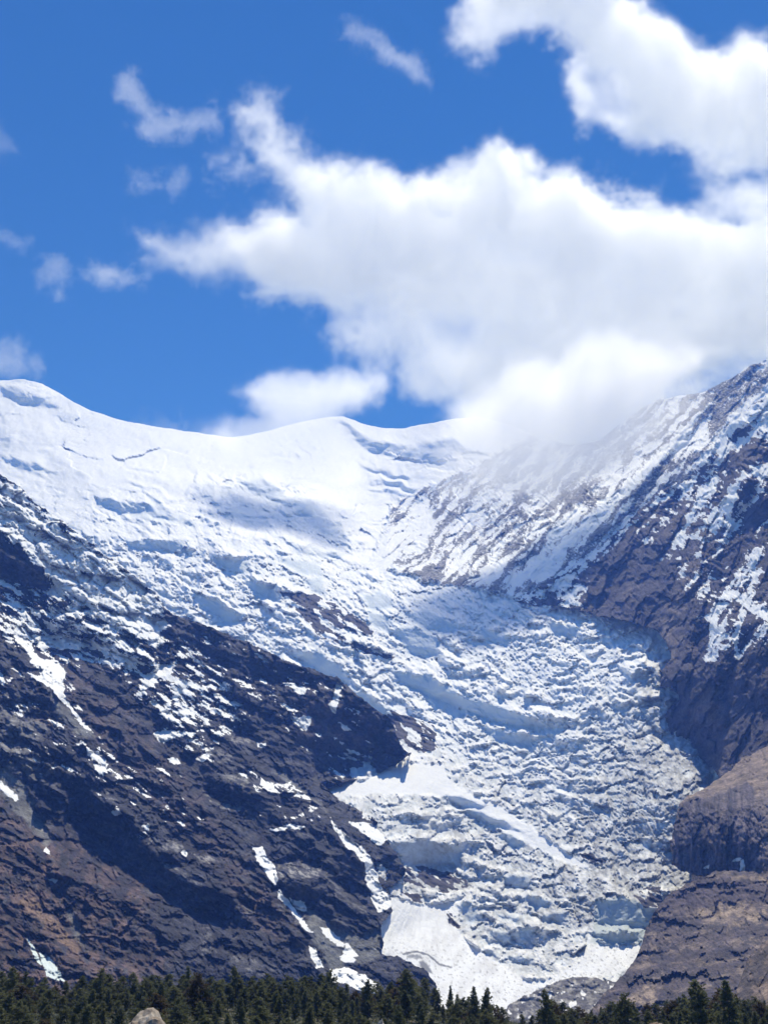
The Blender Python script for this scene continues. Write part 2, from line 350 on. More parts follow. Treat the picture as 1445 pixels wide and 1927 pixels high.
relief = relief * 1.12 + 15 * facets(xs, ys * .8, 96, 40, tilt=.9, crack=.1) + 9 * facets(xr, ys, 46, 41, tilt=1.2, crack=.35) * mod + 5 * facets(xs, ys, 23, 42, tilt=1.3) * (1.3 - .5 * mod) + 3.8 * facets(xr, ys, 12, 43, tilt=1.4, crack=.6) + 4.2 * facets(xs * .8 + 3 * WY, GY * 1.1 - .3 * GX, 17, 48, tilt=1.5, crack=.3) * sstep(1330, 1200, GY) + 2.0 * facets(xs - ys * .3, ys, 6.4, 44, tilt=1.3, crack=.7)
relief += 7 * (ridged(GX * .55 + GY * .84 + w1, (GX - GY) * .22, 34, 4, 47, .6) - .3) * sstep(1500, 1300, GY)
relief += 4 * fbm(GX, GY, 55, 4, 46, .6)
for p_, v_ in ICEFACES:                                    # the tall ice walls are cleaner than the rubble round them
    t_ = zeros(); area(t_, p_, 1, 5, .7); relief *= 1 - .82 * t_; icef = np.maximum(icef, t_)
relief *= chaos * (1 - .55 * rock) * (.9 + .06 * sstep(1150, 1500, GY))
# upper basin: wind-packed snow swells, small ice steps
sb = -(GY - 0.12 * (GX - 300)) + 22 * fbm(GX, GY * 1.8, 90, 4, 61)
basin = (1 - inIce) * (1 - ribs)
relief += basin * (13 * fbm(GX, GY * 1.5, 110, 5, 62, .5) + 9 * facets(GX + 2 * w2, GY * 1.9 + w1, 60, 67, tilt=.9, crack=.1) * sstep(-.05, .3, fbm(GX, GY, 120, 3, 68) + .3 * sstep(860, 960, GY)) + 3.5 * facets(GX + 2 * w3, GY * 1.9 + w2, 21, 69, tilt=1, crack=.2) * sstep(.0, .25, fbm(GX, GY, 90, 3, 60) + .3 * sstep(880, 980, GY) - .1) + 5 * ridged(GX + w1, GY * 1.6, 60, 4, 59, .5) - 2.4 * 16 * terrace(sb + w1 + w2, 26, .35, 63) * .8 * sstep(.08, .4, fbm(GX, GY, 110, 3, 64) + .22 * sstep(880, 960, GY)))
can = np.arctan2(GX - 800, np.maximum(GY - 1640, 5)) * 100; crd = np.hypot(GX - 800, GY - 1640)
relief += smooth * (4.5 * fbm(GX, GY, 60, 5, 65, .58) + (3.2 * ridged(can, crd * .12, 12, 4, 66, .6) + 2.2 * ridged(can, crd * .07, 5, 2, 58)) * sstep(1680, 1720, GY) * (GX < 1060) + 2.2 * ridged(GX * .4 + GY * .9, GX * .2, 13, 4, 57) * (GY < 1680) + 1.3 * facets(GX, GY * 1.4, 7, 56) * sstep(.05, .3, fbm(GX, GY, 40, 3, 55)))
# ribs: rock spines falling down-left at about 45 degrees
ru = (GX + GY) * .7071; rv = (GX - GY * 0.9) * .7071
rw = 14 * fbm(GX, GY, 70, 3, 71)
spine = ridged((ru + rw) , rv * .22, 62, 5, 72, .55)
relief += ribs * (26 * ridged(ru + rw * 2.2 + 20 * fbm(GX, GY, 150, 2, 70), rv * .2, 115, 3, 53, .5) + 11 * spine + 5 * fbm(ru * 1., rv * .35, 14, 4, 73, .6) + 5.5 * facets(ru + rw, rv * .28, 15, 76, tilt=1.3) + 2.2 * facets(ru, rv * .35 + rw, 7, 77, tilt=1.3) + 6 * ridged(ru + rw, rv * .12, 24, 3, 54, .6) - 1.2 * 9 * terrace(-(GY - .5 * GX) + rw + 14 * fbm(GX, GY, 30, 3, 74), 13, .5, 75) * sstep(0, .3, fbm(GX, GY, 50, 2, 78)))
RSTR = [([(920,1108),(960,1060),(1040,990),(1120,900),(1160,840)],9,14),([(745,1068),(800,1020),(850,975),(900,930)],7,10),([(800,1085),(880,1015),(960,940),(1010,900)],8,11),([(985,1120),(1040,1060),(1150,985),(1215,905),(1260,830),(1330,760)],9,13),([(1010,1090),(1100,1010),(1170,930)],6,-12),([(860,1090),(930,1030),(1010,950)],6,-9),([(1180,960),(1260,870),(1340,790)],8,-12),([(1080,950),(1150,850),(1200,790)],8,9)]
for P_, w_, v_ in RSTR: line(relief, P_, w_, v_, .8, 'add', 2)
relief += ST * solve_relief(zeros(), -C * 2.2, 60)
rs = -(GY - .42 * GX) + 6 * fbm(GX, GY, 30, 3, 79)
relief += rock * (3.2 * facets(GX * .7 + GY * .3, (GY - .45 * GX) * 1.5, 13, 80) - 2.1 * 9 * terrace(rs, 10, .5, 81) * .7 + 2 * fbm(GX, GY, 20, 4, 80))
for p, v in [(ROCKW, 3), (ROCKB, 2)]: area(relief, p, v, 4, .6)
L = LF - relief / FP
# ---- what lies where: snow or bare rock
snow = const((1, 1, 1))[..., 0] * 1.2
st = fbm(GX * .8 + GY * .6, (GY * .8 - GX * .6) * 2.6, 40, 4, 81, .6)
snow -= rock * (1.5 - 1.1 * sstep(.06, .22, st))
rr = .62 * fbm(ru * 1.25 + rw * .8 + .8 * WX, rv * .15, 13, 5, 82, .66) + .55 * (ridged(ru + rw + WX, rv * .16, 21, 4, 86, .62) - .42) + .45 * fbm(GX, GY, 110, 3, 83)
hf = relief - blur(relief, 5)
dens = sstep(1.0, 0., (GX - 700) / 700) * .0
rockamt = ribs * .95 * sstep(-.30, .30, rr + .13 * np.clip(hf / 3, -1, 1) + .02 + .16 * sstep(880, 960, GX) * sstep(1130, 1000, GY) + .16 * (sstep(1060, 1120, GY)) - .25 * sstep(760, 660, GX))
for P_, w_, v_ in [([(930,1106),(955,1060),(985,1030)],9,.9),([(1095,940),(1130,905),(1165,880)],11,.9),([(1000,1110),(1060,1050),(1130,1000)],9,.6),([(745,1066),(800,1020),(860,965)],3.5,.7),([(780,1080),(870,1005),(940,935)],3,.7),([(1150,870),(1190,830),(1230,770)],10,.5),([(1260,810),(1285,765),(1310,745)],9,.5),([(1390,740),(1420,700),(1445,690)],9,.6)]:
    t_ = zeros(); line(t_, P_, w_, v_, 1.2, 'add', 1.4); rockamt = np.maximum(rockamt, t_ * sstep(-.25, .15, rr) * ribs)
for P_, w_ in [([(1000,1085),(1100,990),(1200,900),(1290,810)],8),([(960,1120),(985,1090)],5),([(700,1050),(740,1010),(800,985)],14),([(1040,1010),(1090,960)],10),([(1380,790),(1445,735)],10)]:
    t_ = zeros(); line(t_, P_, w_, 1, 1.2, 'add', 1.2); rockamt = rockamt * (1 - .8 * t_)
snow -= rockamt * .95
# small bare streaks in basin and wall behind the saddle
sl_ = basin * sstep(.40, .55, fbm(GX + GY, (GX - GY) * .4, 26, 4, 84, .6)) * sstep(720, 760, GX) * sstep(850, 900, GY) * .6
snow -= sl_
rockc = colmix(const((.075, .08, .10)), (.11, .105, .115), sstep(-.2, .3, fbm(GX, GY * 2, 30, 3, 85)))
rockc = colmix(rockc, (.042, .04, .055), rock * .95)
# ice colour: clean blue-white, dirty grey towards the right and the snout
dirt = sstep(1000, 1260, GX + .55 * (GY - 1450) * (GY < 1750)) * sstep(1250, 1400, GY) * sstep(1790, 1700, GY + .2 * (GX - 1100))
dirt = np.maximum(dirt, .45 * sstep(1320, 1600, GY) * chaos)
area(dirt, [(1200,1180),(1260,1240),(1250,1290),(1300,1320),(1280,1400),(1230,1340),(1200,1290),(1230,1240)], .6, 14, 1.5)
dirt = np.clip(dirt * (.85 + 1.1 * fbm(GX, GY, 30, 5, 91, .65)) , 0, 1) * chaos
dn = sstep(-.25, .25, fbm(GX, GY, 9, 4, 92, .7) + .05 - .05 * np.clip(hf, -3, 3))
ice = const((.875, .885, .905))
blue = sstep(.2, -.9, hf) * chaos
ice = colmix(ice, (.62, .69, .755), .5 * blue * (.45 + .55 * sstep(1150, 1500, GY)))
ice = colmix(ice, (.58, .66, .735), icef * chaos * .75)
ice = colmix(ice, (.20, .215, .235), dirt * dn * .95)
ice = colmix(ice, (.36, .365, .375), .6 * dirt)
ice = colmix(ice, (.79, .81, .85), smooth * .85)
cd = smooth * sstep(1560, 1720, GY) * sstep(.0, .5, fbm(GX * .8 + GY * .6, (GY - GX) * .3, 20, 4, 93) + .12)
ice = colmix(ice, (.52, .52, .54), cd * .25 + smooth * .28 * sstep(.05, .5, fbm(can * .8, crd * .15, 14, 5, 94, .65)) * sstep(1690, 1740, GY))
ice = colmix(ice, (.30, .30, .32), smooth * .8 * sstep(.34, .5, fbm(GX, GY * 1.3, 6, 3, 95, .7)) * sstep(1740, 1800, GY))
g = zeros(); area(g, [(1122,1690),(1180,1690),(1238,1712),(1215,1776),(1110,1776)], 1, 4, .8); ice = colmix(ice, (.44, .50, .52), g * .85)
g = zeros(); area(g, CONE, 1, 8, .5);
t_ = zeros(); line(t_, [(760,1795),(785,1790),(805,1797),(822,1812),(848,1820)], 1.8, 1, .3); line(t_, [(770,1800),(790,1800)], 4, .8, .6); area(t_, [(788,1810),(795,1808),(815,1832),(795,1832)], .9, 2, .3)
ice = colmix(ice, (.14, .15, .18), t_)
tnt = rockc
lab = np.zeros((H, W), int)
lab[polysd(RIBS, GX, GY) > 0] = 1
lab[polysd(ICE, GX, GY) > 0] = 2
lab[polysd(CONE, GX, GY) > 0] = 3; lab[polysd(TONGUE, GX, GY) > 0] = 4; lab[polysd(FIELD, GX, GY) > 0] = 5
lab[(polysd(ROCKW, GX, GY) > 0)] = 6; lab[polysd(ROCKB, GX, GY) > 0] = 7; lab[polysd(ROCKX, GX, GY) > 0] = 8
sheet([dict(name='snow_mountain', label='high white snow mountain with a rounded summit and a broad saddle under the clouds', cat='mountain'),
       dict(name='mountain_wall', label='steep snow-streaked rock wall climbing into the cloud right of the snow basin', cat='mountain'),
       dict(name='glacier', label='broken blue-white icefall pouring down between the dark mountains', cat='glacier'),
       dict(name='snow_cone', label='smooth dirty-white avalanche cone spreading out above the treetops', cat='snow slope'),
       dict(name='snow_tongue', label='smooth snow tongue crossing the lower icefall below the dark promontory', cat='snow slope'),
       dict(name='snow_apron', label='small clean snow apron at the foot of the grey ice wall', cat='snow slope'),
       dict(name='rock_outcrop', label='dark rock island surrounded by ice in the upper icefall', cat='rock outcrop'),
       dict(name='rock_outcrop', label='dark rock band under the ice wall above the avalanche cone', cat='rock outcrop'),
       dict(name='rock_outcrop', label='small snow-streaked rocks between dark promontory and icefall', cat='rock outcrop')],
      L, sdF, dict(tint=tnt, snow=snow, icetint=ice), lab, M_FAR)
print('far', time.time() - T0)

# ================================================================== LEFT ROCK MOUNTAIN
L_POLY = [(-170,800),(-60,862),(0,893),(40,918),(60,940),(95,965),(130,990),(165,1018),(200,1045),(235,1070),(270,1095),(295,1120),(310,1142),(330,1158),(370,1170),(420,1190),(470,1210),(520,1235),(560,1252),(600,1262),(640,1280),(670,1305),(700,1330),(735,1352),(745,1375),(752,1400),(770,1421),(745,1440),(700,1460),(640,1476),(612,1470),(592,1461),(612,1480),(640,1508),(672,1524),(700,1536),(712,1550),(690,1548),(720,1570),(742,1600),(764,1636),(756,1652),(740,1668),(722,1664),(735,1688),(738,1712),(716,1745),(722,1772),(716,1795),(750,1800),(800,1828),(820,1850),(830,2060),(-170,2060)]
sdL = polysd(L_POLY, GX + .55 * WX, GY + .55 * WY)
LL = rbf([(-150,820,4800),(0,893,4600),(150,1005,4450),(300,1122,4400),(450,1200,4400),(600,1262,4350),(700,1330,4400),(770,1420,4300),(700,1458,4180),(620,1462,4060),(0,1100,4000),(0,1250,3500),(200,1200,4020),(300,1300,3750),(550,1400,3850),(450,1400,3620),(0,1500,2850),(200,1540,2950),(400,1500,3250),(600,1550,3350),(640,1508,3700),(720,1600,3480),(0,1700,2300),(200,1720,2400),(400,1700,2620),(600,1720,2850),(700,1740,3050),(0,1850,1950),(300,1850,2100),(500,1850,2300),(650,1850,2650),(800,1840,2850),(300,2000,1750),(650,2000,2300),(-150,1500,2700),(-150,1850,1800)])
C = zeros()
LCLIFF = [([(128,1462),(165,1462),(195,1500),(250,1555),(300,1605),(350,1640),(400,1660),(425,1700),(400,1725),(340,1706),(305,1684),(250,1644),(205,1606),(168,1570),(140,1525)],1.25),
 ([(95,1576),(110,1568),(135,1590),(130,1610),(100,1606)],1.1),([(72,1590),(88,1596),(92,1640),(140,1655),(120,1690),(95,1670),(80,1640)],1.1),([(0,1665),(40,1690),(50,1760),(40,1790),(0,1780)],.7),([(0,1012),(30,1022),(60,1060),(105,1100),(70,1112),(0,1085)],.8),([(50,1150),(90,1158),(145,1188),(110,1192),(60,1172)],1.0),
 ([(570,1300),(640,1300),(720,1370),(760,1415),(700,1450),(600,1450),(560,1400)],.55),([(330,1160),(430,1200),(540,1260),(520,1290),(430,1260),(350,1210)],.6),([(250,1240),(285,1240),(282,1290),(255,1285)],.9),([(270,1335),(300,1335),(335,1400),(300,1385)],.9),([(397,1474),(430,1485),(476,1500),(470,1520),(420,1505)],1.3),([(467,1507),(510,1500),(512,1560),(490,1590),(470,1550)],1.2),
 ([(520,1655),(560,1662),(606,1680),(600,1706),(555,1690),(525,1675)],1.3),([(628,1608),(660,1606),(688,1650),(690,1690),(660,1680),(640,1650)],1.1),([(380,1665),(420,1690),(470,1740),(440,1750),(400,1730)],1.0),([(150,1400),(165,1430),(160,1470),(135,1450)],.8),([(690,1540),(730,1575),(762,1636),(740,1664),(715,1620),(690,1580)],.9),
 ([(125,1740),(145,1765),(155,1800),(140,1795),(128,1765)],1.0),([(300,1800),(380,1740),(395,1800),(370,1850),(310,1850)],.7),([(540,1760),(600,1800),(600,1850),(540,1850)],.6),([(170,1500),(240,1530),(230,1560),(180,1530)],.7)]
LCLIFF += [([(0,1690),(30,1700),(52,1740),(48,1790),(20,1800),(0,1790)],.9),([(300,1250),(340,1240),(360,1290),(330,1330),(310,1290)],.8),([(440,1330),(480,1350),(500,1390),(460,1370)],.8),([(200,1360),(250,1400),(260,1450),(225,1430)],.8),([(560,1190),(640,1290),(600,1290),(540,1240)],.6),([(430,1560),(465,1580),(470,1620),(440,1600)],.7),([(60,1440),(110,1450),(130,1480),(80,1470)],.7),([(220,1700),(300,1740),(290,1800),(240,1780)],.6),([(600,1560),(640,1590),(650,1620),(610,1600)],.7),([(640,1700),(690,1700),(700,1730),(650,1725)],.7)]
LW = 16 * fbm(GX, GY, 46, 4, 136, .6)
WX += LW; WY -= .6 * LW
for p, v in LCLIFF:
    area(C, p, v * 1.25, 4, .9)
WX -= LW; WY += .6 * LW
LEDGE = [([(405,1456),(430,1452),(480,1474),(470,1484),(430,1474)],1),([(385,1495),(400,1498),(460,1518),(445,1530),(400,1514)],1),([(520,1626),(560,1618),(620,1640),(600,1650),(525,1650)],1),([(296,1590),(330,1578),(345,1592),(350,1600),(315,1600)],1),([(305,1622),(330,1626),(355,1648),(345,1650),(312,1634)],1),([(270,1575),(290,1578),(300,1586),(280,1586)],.8),([(360,1605),(400,1612),(420,1625),(380,1620)],.8),([(510,1470),(540,1478),(590,1500),(570,1500),(530,1490)],.8),([(395,1430),(440,1430),(470,1445),(430,1448)],.7),([(340,1648),(380,1655),(400,1672),(370,1668)],.6),([(420,1375),(470,1388),(480,1410),(440,1400)],.6),([(520,1700),(560,1715),(600,1740),(580,1745),(530,1725)],.5),([(440,1690),(470,1700),(480,1725),(455,1715)],.7),([(600,1640),(640,1660),(660,1700),(620,1680)],.5),([(640,1690),(690,1705),(700,1725),(650,1712)],.6),([(0,1330),(40,1340),(60,1362),(20,1362)],.7),([(0,1395),(40,1400),(55,1420),(10,1415)],.7),([(205,1440),(240,1460),(250,1490),(220,1480)],.7),([(200,1490),(225,1500),(215,1520),(200,1512)],.6),([(360,1400),(420,1410),(440,1428),(380,1420)],.6),([(370,1740),(400,1750),(410,1790),(380,1800)],.4),([(420,1790),(470,1800),(520,1830),(470,1835)],.35),([(560,1480),(600,1500),(620,1530),(590,1520)],.5)]
lg = zeros()
for p, v in LEDGE: area(C, p, -2.4 * v, 3, .7); area(lg, p, v, 2, .8, 'max')
# bedding: dips to the right, about 26 degrees in this view, bent by folds
bw = 22 * fbm(GX, GY, 150, 3, 121) + 7 * fbm(GX, GY, 40, 3, 122) + 2.5 * fbm(GX, GY, 12, 2, 123)
bt_ = .60 + .12 * sstep(300, 0, GX) * sstep(1200, 1000, GY)
s = -(GY - bt_ * GX) + bw
ampL = .55 + .8 * np.clip(fbm(GX, GY, 100, 2, 131) + .3, 0, 1)
bk = [sstep(-.15, .25, fbm(GX, GY * 1.3, w_, 3, 134 + w_)) for w_ in (140, 70, 34)]
s = s + 16 * fbm(GX, GY, 60, 3, 135)
relief = -2.1 * (44 * terrace(s, 44, .5, 5) * .5 * bk[0] + 18 * terrace(s * 1.05 + 6 * fbm(GX, GY, 25, 3, 132), 18, .5, 6) * .6 * bk[1] + 7.5 * terrace(s + 7 * fbm(GX, GY, 16, 3, 133), 7.5, .5, 7) * .55 * bk[2])
relief += 34 * ridged(GX * .72 - GY * .69 + bw * 1.6, (GX * .69 + GY * .72) * .36, 135, 5, 141, .54)
relief += 5 * fbm(GX, GY, 50, 5, 142, .6)
rxx = (GX * .83 + GY * .56) * .70 + .5 * bw; ryy = (GY * .83 - GX * .56) * 1.3 + bw * .8
rzz = rxx + .5 * ryy
relief += 24 * facets(rzz, ryy * .8, 62, 150, tilt=1.2, crack=.1) + 16 * facets(rxx, ryy, 30, 151, tilt=1.3, crack=.3) + 9 * facets(rzz, ryy, 15, 152, tilt=1.4) + 3.6 * facets(rxx, ryy, 7.6, 153, tilt=1.4, crack=.7)
clf = zeros()
for p_, v_ in LCLIFF: area(clf, p_, min(1, v_), 6, .8, 'max')
relief *= 1 - .6 * clf
relief += 3.0 * clf * ridged(GX + .3 * GY + bw * .5, GY * .16, 15, 4, 154, .6)
SNP = ([(38,1210),(60,1222),(78,1238),(110,1243),(122,1262),(118,1296),(125,1318),(148,1346),(176,1380),(158,1368),(140,1345),(108,1308),(84,1284),(70,1256),(55,1246),(62,1238)],
          [(52,1198),(70,1194),(100,1204),(152,1216),(140,1222),(90,1216),(56,1210)], [(0,1466),(12,1476),(38,1504),(28,1508),(0,1484)], [(0,1262),(10,1284),(6,1292),(0,1286)], [(162,1410),(180,1414),(202,1430),(198,1440),(176,1430)], [(178,1440),(202,1442),(192,1460)],
          [(476,1591),(494,1594),(500,1610),(514,1628),(523,1654),(516,1663),(500,1642),(484,1616)], [(622,1539),(632,1556),(650,1572),(668,1586),(690,1604),(706,1630),(712,1662),(730,1684),(742,1700),(712,1716),(700,1690),(690,1655),(686,1625),(668,1604),(644,1584),(630,1562)],
          [(604,1748),(618,1748),(640,1764),(648,1780),(636,1778),(614,1764)], [(648,1776),(658,1778),(674,1798),(660,1802),(648,1790)], [(638,1798),(650,1796),(668,1806),(660,1812),(644,1808)], [(580,1780),(590,1784),(602,1806),(606,1822),(596,1820),(588,1800)], [(620,1826),(650,1820),(690,1838),(716,1858),(700,1876),(650,1850),(625,1848)],
          [(54,1768),(62,1776),(76,1806),(78,1816),(66,1804)], [(76,1790),(90,1798),(108,1818),(122,1846),(90,1836),(80,1812)], [(546,1346),(560,1350),(584,1346),(584,1362),(576,1376),(556,1362)], [(632,1286),(644,1288),(638,1310),(632,1342),(622,1336),(618,1326),(630,1318)], [(540,1272),(556,1288),(576,1296),(572,1308),(552,1298)],
          [(288,1322),(300,1326),(330,1350),(346,1368),(336,1364),(306,1344)], [(288,1380),(330,1376),(330,1388),(300,1398)], [(318,1426),(336,1428),(340,1438),(324,1436)], [(366,1428),(380,1420),(398,1420),(380,1434)], [(262,1296),(280,1270),(300,1252),(328,1252),(320,1268),(296,1276),(276,1300)],
          [(512,1478),(530,1478),(548,1470),(540,1482)], [(486,1396),(498,1400),(496,1406),(486,1404)], [(636,1360),(660,1372),(650,1374)], [(212,1528),(224,1522),(230,1530),(216,1536)], [(268,1556),(284,1554),(280,1564)], [(88,1592),(96,1600),(94,1608),(86,1602)], [(92,1654),(108,1654),(104,1662)],
          [(342,1600),(350,1602),(352,1612),(344,1610)], [(505,1560),(560,1550),(575,1556),(520,1564)], [(655,1548),(700,1550),(730,1580),(715,1590),(690,1572)], [(522,1672),(545,1700),(588,1752),(578,1752),(548,1715),(524,1690)], [(545,1692),(570,1698),(578,1712),(560,1710)])
for p_ in SNP: area(C, p_, -1.2, 4, .6)
area(C, [(30,1195),(80,1225),(135,1240),(135,1315),(190,1390),(150,1375),(60,1260)], -2.4, 10, .6)
for p_, v_ in [([(0,1500),(60,1560),(110,1562),(165,1575),(205,1620),(300,1680),(260,1700),(200,1680),(120,1640),(60,1600),(0,1560)],-1.5),([(45,1695),(100,1735),(150,1785),(200,1835),(170,1840),(110,1780),(60,1730)],-1.6),([(360,1250),(430,1330),(500,1420),(560,1480),(520,1480),(440,1390),(380,1310)],-1.1),([(200,1310),(300,1390),(400,1500),(480,1600),(440,1600),(340,1500),(240,1400)],-.9)]: area(C, p_, v_, 8, 1.2)
scree = zeros()
for p in ([(0,1440),(40,1470),(70,1520),(90,1560),(100,1584),(88,1588),(60,1558),(20,1515),(0,1498)], [(86,1290),(120,1330),(165,1372),(185,1390),(150,1385),(110,1345)], [(575,1705),(620,1735),(680,1760),(716,1745),(722,1790),(700,1812),(620,1822),(596,1780)], [(122,1700),(140,1715),(158,1770),(160,1785),(140,1760)], [(515,1450),(535,1445),(560,1475),(590,1500),(560,1490)]):
    area(scree, p, 1, 5, .9, 'max')
calm = np.clip(scree + 0, 0, 1)
relief *= (1 - .8 * calm)
for P_, w_, v_ in [([(0,1500),(60,1560),(110,1565),(200,1618),(300,1682)],9,7),([(45,1690),(100,1742),(150,1795),(200,1850)],9,7),([(330,1160),(360,1240),(440,1330),(520,1430),(580,1480),(640,1560),(680,1640)],14,8),([(240,1330),(300,1400),(380,1500),(460,1600),(520,1700),(590,1800)],13,9),([(480,1590),(500,1640),(540,1700),(600,1780)],8,-9),([(130,1480),(160,1560),(230,1630),(310,1700),(330,1780)],12,-10),([(85,1600),(92,1650),(130,1720),(160,1800),(180,1850)],8,-9),([(622,1540),(670,1592),(695,1650),(715,1700)],8,-6),([(0,1300),(60,1340),(130,1400),(170,1440)],12,6),([(60,1775),(80,1810),(100,1850)],8,-7)]:
    line(relief, P_, w_, v_, .8, 'add', 2)
relief += ST * solve_relief(zeros(), -C * 3.0, 70)
hf = relief - blur(relief, 4)
gyl = (np.gradient(blur(relief, .8), axis=0)) / ST              # >0: ledge
sn = zeros()
dn = zeros()
area(dn, [(-170,820),(0,895),(60,935),(150,1005),(300,1112),(322,1170),(300,1235),(240,1195),(170,1165),(100,1120),(60,1075),(0,1010),(-170,950)], .84, 22, 1.5, 'max')
area(dn, [(-170,1050),(0,1080),(110,1120),(250,1200),(300,1250),(240,1275),(120,1240),(0,1200),(-170,1150)], .53, 20, 1.5, 'max')
area(dn, [(250,1200),(330,1190),(440,1260),(470,1340),(400,1430),(330,1400),(270,1330),(240,1260)], .42, 22, 1.5, 'max')
area(dn, [(400,1200),(600,1265),(760,1410),(640,1470),(520,1380),(430,1290)], .22, 20, 1.5, 'max')
area(dn, [(440,1440),(600,1480),(640,1560),(560,1600),(470,1540)], .19, 20, 1.5, 'max')
area(dn, [(0,1200),(120,1250),(200,1400),(330,1440),(400,1560),(280,1590),(150,1500),(0,1420)], .19, 25, 1.5, 'max')
area(dn, [(-170,1000),(0,1010),(40,1030),(100,1100),(60,1112),(0,1088),(-170,1060)], .12, 8, 1, 'set')
area(dn, [(330,1165),(470,1220),(560,1262),(470,1250),(380,1215)], .18, 8, 1, 'set')
snn = .62 * fbm(GX * .86 + GY * .50, (GY * .86 - GX * .50) * 3.6 + bw, 34, 6, 161, .7) + .5 * fbm(GX * .88 + GY * .47, (GY * .88 - GX * .47) * 2 + bw, 80, 3, 162)
sn = sstep(-.02, .10, dn - .43 + snn * .70 + .10 * np.clip(gyl * .5, -1.5, 1.5)) * sstep(.05, .2, dn)
for p in SNP:
    area(sn, p, 1.45, 2.5, .6, 'max')
thin = (1 - .8 * calm) * sstep(.35, .5, ridged(GX * .86 - GY * .4, (GX * .4 + GY * .86) * .25, 18, 3, 171)) 
snow = sn * 1.0
rk = const((.044, .047, .066))
rk = colmix(rk, (.115, .112, .125), .7 * sstep(.05, .35, fbm(GX * .88 + GY * .47, (GY * .88 - GX * .47) * 3, 30, 4, 172, .6)) )
br = zeros()
area(br, [(-170,1480),(0,1500),(60,1560),(110,1560),(300,1680),(270,1740),(330,1800),(260,1880),(-170,1900)], .75, 20, 2)
area(br, [(0,1560),(60,1600),(100,1690),(140,1740),(200,1830),(120,1780),(60,1720),(0,1640)], .6, 14, 2)
area(br, [(60,1200),(200,1300),(330,1420),(420,1560),(520,1700),(470,1700),(330,1560),(200,1420),(90,1330)], .35, 20, 2)
area(br, [(420,1660),(500,1680),(560,1740),(540,1770),(470,1740)], .5, 12, 2)
area(br, [(540,1280),(700,1350),(760,1420),(640,1440),(560,1380)], .35, 14, 2)
br = np.clip(br * 1.15, 0, 1) * sstep(-.5, .2, fbm(GX, GY, 22, 4, 173, .6))
rk = colmix(rk, (.150, .100, .088), br)
t_ = zeros(); line(t_, [(48,1692),(100,1742),(140,1782)], 10, 1, 1.5); area(t_, [(60,1345),(100,1350),(120,1365),(90,1368)], 1, 3, .6); area(t_, [(470,1692),(495,1700),(500,1725),(480,1716)], .8, 3, .8)
rk = colmix(rk, (.028, .028, .040), .75 * sstep(-.02, .25, fbm(GX * .9 + GY * .3, (GY * .9 - GX * .4) * 1.6 + bw, 46, 6, 176, .62)) * (1 - np.clip(scree, 0, 1)))
rk = colmix(rk, (.30, .20, .13), t_ * .7)
t_ = zeros(); area(t_, [(0,1300),(60,1320),(90,1370),(60,1400),(120,1460),(60,1470),(0,1440)], 1, 14, 1.5)
lg = lg * sstep(-.12, .1, fbm(GX * .88 + GY * .47, (GY * .88 - GX * .47) * 4, 22, 4, 177, .6))
rk = colmix(rk, (.36, .35, .34), np.clip(t_ * .6 + lg, 0, 1) * .85 * sstep(-.5, .2, fbm(GX, GY, 16, 4, 174)))  # pale rock; the brightness of sunlit ledges is also put into this tint
rk = colmix(rk, (.20, .205, .205), scree * .85)
ic = const((.84, .855, .875))
t_ = zeros(); area(t_, [(40,1750),(140,1750),(140,1860),(40,1860)], 1, 3, 0); ic = colmix(ic, (.62, .70, .70), t_)
lab = np.zeros((H, W), int)
lab[polysd([(612,1525),(660,1570),(700,1600),(725,1670),(745,1705),(700,1720),(680,1650),(640,1590)], GX, GY) > 0] = 1
lab[polysd([(34,1204),(80,1232),(130,1245),(130,1315),(182,1385),(150,1375),(60,1260)], GX, GY) > 0] = 2
lab[polysd([(560,1290),(600,1262),(640,1280),(670,1305),(700,1330),(735,1352),(780,1420),(740,1445),(640,1490),(560,1440),(540,1370)], GX, GY) > 0] = 3
sheet([dict(name='rock_mountain', label='dark snow-speckled rock mountainside with tilted strata beside the icefall, cut by the image edge', cat='mountain', key='LM'),
       dict(name='snow_gully', label='long curved snow-filled gully leading down to the avalanche cone', cat='snow gully'),
       dict(name='snow_patch', label='wedge-shaped snow patch tapering to a point on the dark mountainside', cat='snow patch'),
       dict(name='rock_promontory', label='bare dark rock promontory jutting into the icefall above the snow tongue', cat='rock outcrop')],
      LL - relief / FP, sdL, dict(tint=rk, snow=snow, icetint=ic), lab, M_ROCK)
print('left', time.time() - T0)

# ================================================================== RIGHT ROCK MOUNTAIN
R_POLY = [(1620,600),(1500,690),(1445,738),(1420,756),(1395,782),(1372,800),(1360,812),(1335,850),(1310,885),(1290,903),(1262,912),(1235,930),(1205,955),(1180,985),(1150,1010),(1120,1040),(1085,1062),(1060,1082),(1030,1092),(1010,1108),(975,1118),(960,1126),(1000,1136),(1060,1142),(1120,1156),(1170,1166),(1225,1184),(1250,1205),(1262,1235),(1245,1262),(1242,1290),(1282,1304),(1272,1322),(1250,1345),(1262,1380),(1290,1408),(1335,1436),(1352,1462),(1335,1500),(1300,1560),(1300,1700),(1620,1700)]
sdR = polysd(R_POLY, GX + .8 * WX, GY + .8 * WY)
LR = rbf([(1600,620,6800),(1445,738,6500),(1360,812,6450),(1290,905,6350),(1120,1040,6200),(970,1122,6050),(1060,1142,5800),(1160,1165,5500),(1250,1200,5120),(1245,1290,4760),(1300,1420,4300),(1445,1400,3850),(1445,1250,4250),(1350,1250,4500),(1445,1100,4750),(1300,1100,5300),(1445,900,5600),(1300,1600,3700),(1445,1600,3350),(1600,1300,3800),(1600,900,5200),(1350,1000,5550),(1200,1080,5750)])
